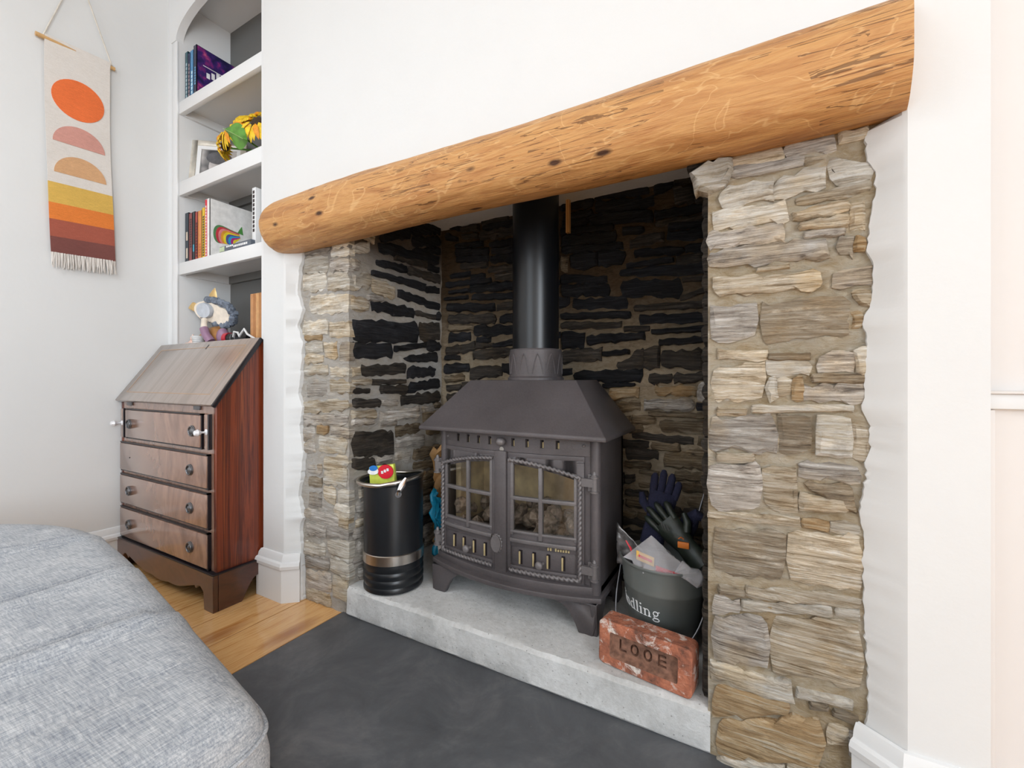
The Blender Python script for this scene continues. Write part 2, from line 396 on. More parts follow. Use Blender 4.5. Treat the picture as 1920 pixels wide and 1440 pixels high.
# ---------------------------------------------------------------- chimney breast plaster
FY = 1.03
def zig(pts, z):
    for (xa, za), (xb, zb) in zip(pts, pts[1:]):
        if za >= z >= zb: return xa+(xb-xa)*(za-z)/(za-zb)
    return pts[-1][0] if z < pts[-1][1] else pts[0][0]
def scl(p, k=1.027): return [(x*k, .85+(z-.85)*k) for x, z in p]
EL = scl([(-1.488,1.40),(-1.488,1.305),(-1.504,1.277),(-1.517,1.182),(-1.485,1.114),(-1.517,1.052),(-1.485,.994),(-1.498,.874),(-1.511,.793),(-1.485,.744),(-1.504,.673),(-1.482,.574),(-1.498,.472),(-1.511,.41),(-1.485,.333),(-1.504,.29),(-1.492,.192),(-1.485,.037),(-1.485,-.03)])
ER = scl([(.236,1.40),(.233,1.344),(.18,1.315),(.186,1.268),(.198,1.23),(.195,1.191),(.189,1.137),(.186,1.103),(.195,1.041),(.192,1.002),(.18,.963),(.184,.912),(.181,.842),(.178,.792),(.189,.752),(.186,.702),(.178,.63),(.173,.599),(.181,.56),(.178,.479),(.184,.36),(.186,.26),(.18,.12),(.18,-.03)])
br = MB()
br.box(-1.712, .346, FY, 1.13, 1.425, CZ)                    # above the lintel
def jamb(edge, x_in, x_out):                                 # flat face plus the splayed, broken-edged return
    rings = []; nz = 180
    for i in range(nz+1):
        z = 1.425*i/nz; xe = zig(edge, z)+.0045*fbm(edge[0][0], z, 0, 34)+.003*fbm(edge[0][0], z, 3, 90); s = 1 if x_in > 0 else -1
        rings.append([(x_out, FY, z), (x_in-s*-.004, FY, z), (x_in-s*.003, FY+.004, z), (xe+s*.006, 1.066, z), (xe, 1.071, z), (xe-s*.001, 1.088, z), (x_out, 1.088, z)])
    br.ring(rings)
jamb(EL, -1.577, -1.712); jamb(ER, .236, .346)
br.box(-1.712, -1.56, 1.088, 1.30, 0, 1.425); br.box(.21, .346, 1.088, 1.30, 0, 1.425)
wb = structure(br.build('wall_chimney', M['plaster'], smooth=True, angle=25), 'white plastered chimney breast around the fireplace')
# its skirting: left face with return along the splay, right splay and face
def sk_corner(name, pts, outs):
    rings = []
    for (x, y), (ox, oy) in zip(pts, outs): rings.append([(x+ox*q, y+oy*q, h) for q, h in SK])
    return structure(MB().ring(rings).build(name, M['paint'], smooth=True, angle=25))
nL = Vector((.66, -.75)).normalized(); nR = Vector((-.66, -.75)).normalized()
sk_corner('trim_1', [(-1.712, FY), (-1.577, FY), (-1.532, 1.068)], [(-1.0, -1), (.40, -1), (nL.x, nL.y)])
sk_corner('trim_2', [(.176, 1.075), (.236, FY), (.346, FY)], [(nR.x, nR.y), (-.40, -1), (1.0, -1)])

# ---------------------------------------------------------------- fireplace masonry
def rough_plane(name, mat, amp, us, vs, fn, label):
    """fn(u, v, d) -> point; a closed-up lump of mortar with an uneven face"""
    rows = []
    for v in vs:
        rows.append([fn(u, v, amp*fbm(u, v, hash(name) % 7 if 0 else len(name), 14)) for u in us])
    n = len(us); vs_ = [p for r in rows for p in r]; fs = []
    for j in range(len(vs)-1):
        for i in range(n-1): fs.append((j*n+i, j*n+i+1, (j+1)*n+i+1, (j+1)*n+i))
    k = len(vs_)
    back = [fn(u, v, -.10) for u, v in ((us[0], vs[0]), (us[-1], vs[0]), (us[-1], vs[-1]), (us[0], vs[-1]))]
    vs_ += back
    fs.append((k+3, k+2, k+1, k))
    fs.append(tuple(range(n))+(k+1, k))
    fs.append(tuple((len(vs)-1)*n+i for i in range(n-1, -1, -1))+(k+3, k+2))
    fs.append(tuple(j*n for j in range(len(vs)-1, -1, -1))+(k, k+3))
    fs.append(tuple(j*n+n-1 for j in range(len(vs)))+(k+2, k+1))
    return structure(MB().add(vs_, fs).build(name, mat, smooth=True, angle=70), label)
def lsp(a, b, st): n = max(2, int((b-a)/st)); return [a+(b-a)*i/n for i in range(n+1)]
W_B = rough_plane('wall_recess_back', M['mortar_back'], .006, lsp(-1.36, -.02, .015), lsp(.0, 1.59, .015), lambda u, v, d: (u, 1.618-d, v), 'soot-blackened slate back wall of the fireplace')
W_I = rough_plane('wall_recess_left', M['mortar_left'], .006, lsp(1.12, 1.635, .015), lsp(.0, 1.59, .015), lambda u, v, d: (-1.283+d, u, v), 'half-sooted left inner wall of the fireplace')
W_L = rough_plane('wall_pier_left', M['mortar_left'], .006, lsp(-1.556, -1.281, .012), lsp(.0, 1.40, .012), lambda u, v, d: (u, 1.084-d, v), 'rough stone pier left of the fireplace')
W_R = rough_plane('wall_pier_right', M['mortar_pier'], .006, lsp(-.093, .215, .012), lsp(.0, 1.40, .012), lambda u, v, d: (u, 1.078-d, v), 'tan slate stone pier right of the fireplace')
W_RI = rough_plane('wall_recess_right', M['mortar_back'], .006, lsp(1.165, 1.635, .03), lsp(.0, 1.59, .03), lambda u, v, d: (-.098-d, u, v), 'right inner wall of the fireplace')
structure(MB().box(-1.40, .08, 1.128, 1.72, 1.548, 1.66).build('ceiling_recess', M['soffit']), 'grey plaster soffit of the fireplace')

def stone(plane, quad, tone, wall, prot, rough=1.0):
    (ax, az), (bx, bz), (cx, cz), (dx, dz) = quad     # TL TR BR BL
    W = math.hypot(bx-ax, bz-az); H = (abs(az-dz)+abs(bz-cz))/2
    g_ = .0024; quad = [(ax-g_, az+g_), (bx+g_, bz+g_), (cx+g_, cz-g_), (dx-g_, dz-g_)]
    nl = max(2, min(12, int(W/.016))); ns = 2 if H > .012 else 1
    ring = []
    def seg(p, q, n):
        for i in range(n): t = i/n; ring.append([p[0]+(q[0]-p[0])*t, p[1]+(q[1]-p[1])*t])
    seg(quad[0], quad[1], nl); seg(quad[1], quad[2], ns); seg(quad[2], quad[3], nl); seg(quad[3], quad[0], ns)
    cxm = sum(p[0] for p in ring)/len(ring); czm = sum(p[1] for p in ring)/len(ring)
    corners = {0, nl, nl+ns, 2*nl+ns}; m = len(ring)
    j = min(.007, H*.17)*rough
    out = []
    for i, p in enumerate(ring):
        k = .07 if i in corners else 0
        out.append((p[0]+(cxm-p[0])*k*min(1, H/W*2.5)+R.uniform(-j, j)*.7, p[1]+(czm-p[1])*(k*1.6)+R.uniform(-j, j)))
    bev = min(.007, H*.2)
    def inset(q, dist):
        res = []
        for x, z in q:
            vx, vz = cxm-x, czm-z
            fx = min(1, dist/max(abs(vx), 1e-4)); fz = min(1, dist/max(abs(vz), 1e-4))
            res.append((x+vx*min(fx, .45), z+vz*min(fz, .45)))
        return res
    seedv = R.uniform(0, 50)
    tilt = R.uniform(-.2, .2)*prot
    def relief(x, z, amt): return prot*(1+amt*fbm(x+seedv, z*3, 0, 16))+tilt*(z-czm)/max(H, .01)*2
    r0 = [plane(x, z, -.022) for x, z in out]
    r1 = [plane(x, z, prot*.45) for x, z in out]
    r2 = [plane(x, z, relief(x, z, .25)*.94) for x, z in inset(out, bev)]
    mid = [(cxm+(x-cxm)*.93, czm+(z-czm)*.38) for x, z in inset(out, bev)]
    r3 = [plane(x, z, relief(x, z, .45)*1.03) for x, z in mid]
    b = MB().ring([r0, r1, r2, r3], True, True, False)
    # close the middle with a strip between the upper and lower halves
    n0 = 3*m
    top = [n0+i for i in range(nl+1)]; bot = [n0+i for i in range(nl+ns, 2*nl+ns+1)][::-1]
    for i in range(nl): b.f.append((top[i], top[i+1], bot[i+1], bot[i]))
    if ns == 2:
        b.f.append((n0+nl, n0+nl+1, n0+nl+2)); b.f.append((n0+2*nl+ns, n0+2*nl+ns+1, n0))
    return b.build('stone', ST[tone], wall, smooth=True, angle=34)
P_B = lambda a, z, d: (a, 1.618-d, z)
P_I = lambda a, z, d: (-1.283+d, a, z)
P_L = lambda a, z, d: (a, 1.084-d, z)
P_R = lambda a, z, d: (a, 1.078-d, z)
ST_B='k-1260,1599,-1169,1563,-1169,1529,-1260,1561;d-1166,1543,-1068,1540,-1068,1509,-1166,1526;k-1048,1530,-869,1532,-869,1496,-1048,1511;d-1160,1508,-1071,1503,-1071,1479,-1160,1491;d-1062,1506,-869,1496,-869,1465,-1062,1466;k-1254,1533,-1184,1500,-1184,1483,-1254,1499;k-1196,1470,-1048,1461,-1048,1438,-1196,1450;k-1012,1449,-869,1447,-869,1425,-1012,1428;k-1196,1445,-1020,1431,-1020,1403,-1196,1416;k-1006,1422,-869,1420,-869,1393,-1006,1399;k-1196,1411,-1020,1399,-1020,1368,-1196,1387;k-1006,1390,-869,1384,-869,1346,-1006,1360;d-1169,1376,-1020,1368,-1020,1343,-1169,1352;k-1223,1334,-1119,1338,-1119,1317,-1223,1317;d-1020,1345,-869,1335,-869,1306,-1020,1319;d-985,1310,-869,1299,-869,1274,-985,1285;k-1254,1300,-1006,1294,-1006,1276,-1254,1278;k-1113,1273,-869,1265,-869,1234,-1113,1242;k-1230,1261,-1119,1259,-1119,1245,-1230,1246;k-1257,1229,-1128,1229,-1128,1215,-1257,1219;k-1108,1230,-869,1216,-869,1193,-1108,1208;k-1245,1203,-985,1181,-985,1148,-1245,1166;d-977,1178,-869,1178,-869,1151,-977,1150;d-1239,1151,-985,1137,-985,1095,-1239,1109;k-963,1126,-869,1128,-869,1092,-963,1096;b-1233,1106,-1105,1093,-1105,1074,-1233,1077;k-1093,1086,-869,1083,-869,1045,-1093,1045;k-1239,1067,-1113,1060,-1113,1029,-1239,1023;d-1254,999,-1090,1019,-1090,983,-1254,959;d-1085,1014,-993,1008,-993,994,-1085,985;k-995,1003,-869,1025,-869,1000,-995,989;d-1102,979,-869,989,-869,953,-1102,941;k-1257,959,-1172,962,-1172,942,-1257,939;k-1267,920,-1125,924,-1125,886,-1267,880;d-1116,903,-952,914,-952,868,-1116,850;k-947,919,-879,931,-879,882,-947,877;b-1251,865,-1148,874,-1148,845,-1251,835;d-1251,820,-1172,831,-1172,806,-1251,796;d-1245,781,-1184,789,-1184,762,-1245,751;k-675,1548,-543,1555,-543,1518,-675,1523;k-532,1532,-320,1509,-320,1471,-532,1492;k-537,1566,-337,1547,-337,1524,-537,1541;k-318,1553,-251,1551,-251,1529,-318,1515;d-248,1524,-182,1521,-182,1459,-248,1468;k-662,1512,-547,1507,-547,1486,-662,1486;k-671,1484,-569,1478,-569,1453,-671,1458;k-562,1489,-318,1463,-318,1419,-562,1452;k-313,1456,-148,1448,-148,1421,-313,1427;d-309,1421,-148,1412,-148,1394,-309,1398;k-675,1455,-464,1435,-464,1415,-675,1429;k-675,1423,-454,1407,-454,1373,-675,1386;k-428,1418,-350,1405,-350,1384,-428,1387;d-404,1365,-280,1380,-280,1344,-404,1334;k-273,1375,-131,1367,-131,1331,-273,1345;k-269,1401,-143,1391,-143,1375,-269,1380;k-675,1382,-428,1365,-428,1337,-675,1355;k-385,1327,-216,1312,-216,1291,-385,1300;k-211,1316,-131,1312,-131,1290,-211,1294;b-675,1348,-648,1340,-648,1281,-675,1284;k-637,1343,-526,1344,-526,1282,-637,1288;k-522,1339,-420,1332,-420,1285,-522,1282;k-414,1276,-251,1281,-251,1266,-414,1264;k-438,1257,-131,1250,-131,1211,-438,1235;k-675,1271,-489,1237,-489,1217,-675,1237;k-675,1229,-484,1213,-484,1172,-675,1184;k-434,1221,-223,1199,-223,1136,-434,1165;d-219,1204,-135,1206,-135,1188,-219,1191;d-228,1140,-145,1167,-145,1151,-228,1125;k-626,1167,-414,1156,-414,1114,-626,1131;k-675,1114,-400,1101,-400,1080,-675,1091;d-385,1122,-131,1117,-131,1095,-385,1104;k-366,1085,-131,1075,-131,1048,-366,1052;d-675,1078,-434,1064,-434,1044,-675,1054;k-324,1028,-135,1034,-135,1016,-324,1015;d-424,1046,-331,1042,-331,1027,-424,1030;k-675,1037,-577,1032,-577,974,-675,973;k-569,1019,-347,1022,-347,997,-569,986;k-300,993,-131,998,-131,980,-300,972;d-675,961,-509,972,-509,927,-675,914;k-505,955,-404,962,-404,946,-505,939;d-448,908,-350,970,-350,889,-448,886;d-354,966,-298,972,-298,892,-354,889;d-291,949,-155,954,-155,883,-291,899;k-675,897,-630,896,-630,871,-675,867;k-623,884,-360,885,-360,842,-623,842;k-505,834,-385,838,-385,828,-505,820;d-333,869,-255,873,-255,839,-333,835;d-251,869,-148,875,-148,846,-251,839;o-313,831,-177,832,-177,795,-313,800;o-484,814,-369,827,-369,788,-484,773;p-171,832,-135,843,-135,781,-171,768;b-464,764,-366,772,-366,741,-464,724;p-350,777,-185,789,-185,747,-350,738;b-394,719,-313,718,-313,695,-394,689;b-335,734,-151,736,-151,719,-335,721;b-294,706,-148,705,-148,669,-294,671;d-394,656,-185,648,-185,626,-394,636;d-420,597,-300,601,-300,568,-420,554;b-420,546,-328,550,-328,531,-420,528;b-282,589,-135,615,-135,547,-282,541;b-366,520,-300,523,-300,507,-366,508;d-420,498,-385,502,-385,475,-420,467;b-246,526,-138,532,-138,507,-246,498;b-223,490,-138,496,-138,465,-223,464;d-420,443,-337,445,-337,426,-420,423;b-420,407,-318,413,-318,387,-420,380;b-369,476,-318,482,-318,463,-369,457;b-202,444,-138,449,-138,411,-202,411'
ST_I='k1226,1384,1625,1426,1625,1381,1226,1344;k1231,1416,1400,1497,1400,1452,1231,1391;k1407,1501,1625,1581,1625,1531,1407,1467;k1413,1456,1625,1511,1625,1466,1413,1419;k1420,1412,1625,1461,1625,1433,1420,1389;d1312,1353,1503,1377,1503,1348,1312,1338;k1212,1312,1377,1329,1377,1300,1212,1293;d1387,1327,1625,1331,1625,1298,1387,1298;k1193,1268,1492,1275,1492,1244,1193,1254;k1499,1269,1625,1276,1625,1248,1499,1243;t1188,1241,1312,1227,1312,1175,1188,1188;k1330,1222,1617,1199,1617,1169,1330,1191;k1185,1151,1420,1158,1420,1113,1185,1116;d1433,1149,1570,1146,1570,1129,1433,1128;k1577,1159,1625,1160,1625,1130,1577,1127;k1083,1065,1450,1100,1450,1014,1083,988;d1461,1099,1617,1114,1617,1040,1461,1018;k1083,983,1300,992,1300,943,1083,923;k1309,984,1503,1016,1503,997,1309,963;k1368,944,1577,978,1577,933,1368,930;d1142,902,1374,915,1374,877,1142,866;t1083,892,1134,897,1134,868,1083,865;k1387,904,1566,904,1566,870,1387,859;d1193,850,1374,850,1374,834,1193,832;t1083,850,1185,854,1185,834,1083,831;k1394,836,1617,852,1617,815,1394,798;d1234,825,1381,823,1381,789,1234,796;d1083,819,1178,814,1178,799,1083,802;d1074,777,1231,771,1231,746,1074,751;p1237,771,1321,763,1321,745,1237,750;d1346,782,1609,795,1609,751,1346,744;t1083,738,1210,733,1210,702,1083,712;p1229,729,1461,731,1461,682,1229,686;p1083,706,1199,703,1199,678,1083,685;d1074,655,1306,642,1306,543,1074,571;b1315,659,1468,663,1468,626,1315,620;p1321,610,1496,606,1496,561,1321,567;b1482,700,1609,706,1609,661,1482,653;b1503,636,1617,640,1617,601,1503,606;p1315,550,1407,546,1407,500,1315,520;b1420,546,1609,552,1609,507,1420,507;b1420,494,1609,482,1609,445,1420,462;d1074,563,1210,545,1210,500,1074,529;c1083,1338,1178,1376,1178,1340,1083,1304;p1083,1296,1127,1295,1127,1256,1083,1246;c1083,1235,1178,1251,1178,1198,1083,1181;t1083,1158,1172,1153,1172,1116,1083,1100'
ST_L='c-1529,1329,-1392,1314,-1392,1251,-1529,1263;c-1535,1260,-1398,1248,-1398,1186,-1535,1194;c-1374,1332,-1277,1325,-1277,1298,-1374,1308;p-1377,1300,-1277,1291,-1277,1243,-1377,1253;c-1389,1245,-1277,1235,-1277,1174,-1389,1181;c-1497,1176,-1277,1160,-1277,1093,-1497,1104;c-1535,1078,-1392,1072,-1392,1021,-1535,1024;t-1380,1064,-1277,1061,-1277,1003,-1380,1012;o-1522,1019,-1428,1019,-1428,1000,-1522,1003;c-1522,992,-1419,990,-1419,954,-1522,957;t-1522,949,-1419,946,-1419,914,-1522,914;t-1410,988,-1339,987,-1339,932,-1410,930;p-1330,986,-1277,984,-1277,923,-1330,924;c-1529,904,-1392,906,-1392,870,-1529,869;c-1380,894,-1277,892,-1277,865,-1380,862;p-1516,842,-1392,846,-1392,798,-1516,788;t-1380,846,-1277,846,-1277,804,-1380,803;t-1542,763,-1282,777,-1282,743,-1542,721;p-1535,709,-1282,725,-1282,689,-1535,672;p-1535,664,-1465,667,-1465,623,-1535,614;p-1532,606,-1459,615,-1459,571,-1532,560;o-1453,678,-1392,681,-1392,648,-1453,648;c-1447,636,-1293,642,-1293,584,-1447,580;p-1509,521,-1428,529,-1428,497,-1509,488;b-1503,475,-1428,477,-1428,449,-1503,440;c-1416,558,-1282,574,-1282,535,-1416,514;c-1416,506,-1288,527,-1288,462,-1416,462;p-1503,413,-1428,423,-1428,368,-1503,352;t-1413,451,-1354,450,-1354,387,-1413,405;c-1339,448,-1277,452,-1277,409,-1339,397;c-1354,387,-1277,394,-1277,344,-1354,348;p-1516,294,-1404,304,-1404,260,-1516,253;p-1392,302,-1277,310,-1277,275,-1392,263;c-1529,218,-1404,229,-1404,189,-1529,172;c-1392,251,-1277,264,-1277,187,-1392,207;p-1522,165,-1386,184,-1386,141,-1522,124;c-1374,199,-1277,180,-1277,126,-1374,139;p-1516,113,-1374,131,-1374,60,-1516,51;c-1362,126,-1288,116,-1288,43,-1362,51'
ST_R='t-57,1341,51,1338,51,1310,-57,1325;p55,1346,141,1340,141,1306,55,1320;p-111,1330,-59,1337,-59,1320,-111,1314;p-48,1318,88,1311,88,1293,-48,1294;t91,1308,127,1304,127,1289,91,1291;c-70,1273,34,1275,34,1233,-70,1228;c37,1275,123,1281,123,1242,37,1233;c130,1301,194,1270,194,1226,130,1252;t76,1225,197,1237,197,1216,76,1211;c-85,1224,60,1226,60,1181,-85,1186;p-85,1182,53,1179,53,1141,-85,1145;t70,1197,161,1205,161,1182,70,1178;t81,1173,161,1178,161,1155,81,1160;p90,1154,155,1151,155,1137,90,1143;t165,1191,190,1195,190,1146,165,1144;p-83,1136,129,1137,129,1095,-83,1102;p147,1136,171,1135,171,1091,147,1100;o173,1132,187,1128,187,1104,173,1106;t4,1090,62,1092,62,1084,4,1083;t-78,1076,118,1068,118,1034,-78,1042;p134,1066,198,1067,198,1034,134,1032;p-83,1012,4,1014,4,938,-83,936;b8,1014,164,1011,164,941,8,932;t168,1029,194,1024,194,985,168,1008;o168,983,184,982,184,955,168,954;t-73,918,22,909,22,891,-73,900;d26,904,99,902,99,893,26,893;p116,901,171,909,171,868,116,865;c173,912,189,914,189,864,173,862;t-78,876,18,886,18,809,-78,805;c22,891,99,891,99,863,22,859;b102,861,186,862,186,846,102,844;w24,852,39,850,39,808,24,807;t41,854,67,854,67,824,41,819;o70,850,83,852,83,813,70,808;p86,835,184,842,184,805,86,806;t-73,786,-16,788,-16,774,-73,772;c-5,793,168,800,168,790,-5,779;p-81,763,39,774,39,698,-81,695;b41,779,103,779,103,699,41,696;w106,779,168,771,168,696,106,697;t171,765,192,760,192,694,171,694;t-75,684,-3,690,-3,674,-75,665;p-81,660,14,667,14,578,-81,560;t17,665,73,664,73,576,17,579;p79,679,179,683,179,643,79,655;b94,642,172,638,172,584,94,624;t79,616,159,610,159,584,79,583;t-80,553,81,564,81,546,-80,541;c134,568,179,563,179,547,134,545;o85,564,130,563,130,546,85,545;b-78,517,57,531,57,429,-78,420;t60,532,184,547,184,436,60,428;b-70,391,-20,391,-20,375,-70,372;p-80,365,-28,364,-28,341,-80,323;t-16,399,181,425,181,402,-16,376;c-24,367,134,396,134,377,-24,344;p-78,318,24,340,24,233,-78,228;t27,351,181,371,181,247,27,232;c142,396,177,399,177,380,142,381;c-83,214,70,217,70,174,-83,182;b99,195,127,196,127,181,99,177;b138,190,177,188,177,171,138,179;c75,212,168,217,168,203,75,195;o-83,160,60,187,60,151,-83,88;o-78,83,121,168,121,72,-78,9;t129,159,159,166,159,131,129,113;p163,157,182,161,182,107,163,101;c-73,2,53,43,53,-24,-73,-48;t62,40,168,82,168,-1,62,-20'

def decode(s):
    for q in s.split(';'):
        t = q[0]; n = [int(x)/1000 for x in q[1:].split(',')]
        yield t, [(n[0], n[1]), (n[2], n[3]), (n[4], n[5]), (n[6], n[7])]
def lay(src, plane, wall, prots, fill, tones, hmin=.022, hmax=.045):
    boxes = []
    for t, q in decode(src):
        q = [(max(fill[0]-.004, min(fill[1]+.004, a)), max(z, .004)) for a, z in q]
        if wall is W_R: e_ = R.uniform(-.002, .013); q = [(a-e_ if a < fill[0]+.016 else a, z) for a, z in q]
        if q[0][1]-q[3][1] < .006: q[3] = (q[3][0], q[0][1]-.008)
        stone(plane, q, {'b': 'g', 'd': 'g'}.get(t, t) if wall in (W_R, W_L) else t, wall, R.uniform(*prots))
        for k in range(4):                                    # slanted stones: test in quarters
            f0, f1 = k/4, (k+1)/4
            zt = [q[0][1]+(q[1][1]-q[0][1])*f for f in (f0, f1)]; zb = [q[3][1]+(q[2][1]-q[3][1])*f for f in (f0, f1)]
            boxes.append((q[0][0]+(q[1][0]-q[0][0])*f0, q[0][0]+(q[1][0]-q[0][0])*f1, min(zb), max(zt)))
    z = fill[2]+.006
    while z < fill[3]-.02:
        h = R.uniform(hmin, hmax); a = fill[0]+R.uniform(0, .03)
        while a < fill[1]-.03:
            wd = R.uniform(.07, .20); b2 = min(a+wd, fill[1])
            ok = not any(x0 < b2+.002 and x1 > a-.002 and z0 < z+h-.003 and z1 > z+.001 for x0, x1, z0, z1 in boxes)
            if ok and b2-a > .035:
                s1, s2 = R.uniform(-.004, .004), R.uniform(-.004, .004)
                stone(plane, [(a, z+h+s1), (b2, z+h+s2), (b2, z+s2), (a, z+s1)], tones(a, z), wall, R.uniform(*prots))
                boxes.append((a, b2, z, z+h)); a = b2+R.uniform(.004, .012)
            else: a += .02 if not ok else wd
        z += h*.5 if z < 5 else h
        z = z+.0
lay(ST_B, P_B, W_B, (.010, .022), (-1.262, -.11, .10, 1.562), lambda a, z: R.choice('kkd') if z > .72 else R.choice('dbbd'))
lay(ST_I, P_I, W_I, (.008, .018), (1.10, 1.595, .10, 1.562), lambda a, z: (R.choice('kkd') if z > .95 else R.choice('dbp')) if a > 1.2 else R.choice('tcp'))
lay(ST_L, P_L, W_L, (.005, .011), (-1.545, -1.281, .0, 1.36), lambda a, z: R.choice('tcp'))
lay(ST_R, P_R, W_R, (.006, .013), (-.093, .192, .0, 1.37), lambda a, z: R.choice('tcpo'))
# pale corbel stone jutting out of the right pier under the lintel, and its dark neighbours in the hidden reveal
stone(P_R, [(-.128, 1.325), (-.045, 1.345), (-.050, 1.285), (-.122, 1.272)], 'w', W_R, .030)
stone(P_R, [(-.135, 1.37), (-.05, 1.37), (-.05, 1.345), (-.135, 1.335)], 'd', W_R, .016)
# right reveal, seen only at its front edge
P_RI = lambda a, z, d: (-.098-d, a, z)
z = .11
while z < 1.53:
    h = R.uniform(.03, .05); a = 1.10
    while a < 1.56:
        b2 = min(a+R.uniform(.1, .2), 1.59)
        stone(P_RI, [(a, z+h), (b2, z+h), (b2, z+.004), (a, z+.004)], 'k' if a > 1.2 else 'd', W_RI, .010); a = b2+.008
    z += h+.004

# ---------------------------------------------------------------- lintel log
def beam():
    b = MB(); rings = []; nx, nt = 150, 72
    for i in range(nx+1):
        t = i/nx; xb = -1.622+t*1.862
        ry = .098*(1+.04*fbm(t*3, 1, 0, 1)); rz = .100*(1+.05*fbm(t*2.4, 5, 0, 1)+.03*math.sin(t*7+1))
        if t < .03: e0 = (1-(1-t/.03)**2.2)**.5*.35+.65; ry *= e0; rz *= e0
        cz = 1.433+.006*math.sin(t*5+.6)-.008*(1-t)
        row = []
        for k in range(nt):
            a = 2*PI*k/nt; ca, sa = math.cos(a), math.sin(a)
            # facets: flattened underside, upper front and belly
            e = 1+.028*max(0, math.cos(2.5*(a-3.8)))**4-.10*max(0, math.cos(a-4.9))**6+.035*max(0, math.cos(a-3.05+.5*t))**14
            e += .028*fbm(xb*1.2, ca*.9, sa*.9, 2.1)+.010*fbm(xb*2.5, ca*3, sa*3, 3.0)
            y = 1.04+ry*ca*e; zz = cz+rz*sa*e
            x = xb
            if t < .03: x = xb-.05*max(0, ca)*(1-t/.03)
            if t > .985: x = xb+.012*ca
            row.append((x, y, zz))
        rings.append(row)
    b.ring(rings, True, True, True)
    o = b.build('mantel_beam', M['beam'], smooth=True, angle=50)
    return tag(o, 'rough golden-brown timber log mantel beam spanning the stone fireplace opening', 'beam')
beam()

# ---------------------------------------------------------------- hearth
def hearth():
    us = lsp(-1.281, -.088, .02); rings = []
    for u in us:
        n1 = .004*fbm(u, 0, 0, 9); n2 = .004*fbm(u, 7, 0, 9); n3 = .003*fbm(u, 3, 0, 20)
        rings.append([(u, 1.64, .004), (u, 1.64, .105), (u, 1.10+n1, .105+n3), (u, 1.083+n1, .1035+n3), (u, 1.074+n1, .094+n2), (u, 1.075+n2*.6, .05), (u, 1.072+n2, .012), (u, 1.078, .004)])
    o = MB().ring(rings).build('hearth_step', M['concrete'], smooth=True, angle=40)
    tag(o, 'raised pale grey concrete hearth step the stove stands on', 'hearth')
hearth()
sl = MB(); n = 40; 
o = MB().box(-1.314, .205, .574, 1.088, -.018, .003).build('hearth_slab', M['slab'], bevel=.003, bseg=2)
tag(o, 'dark grey slate hearth slab laid flush in the floor before the fireplace', 'hearth')

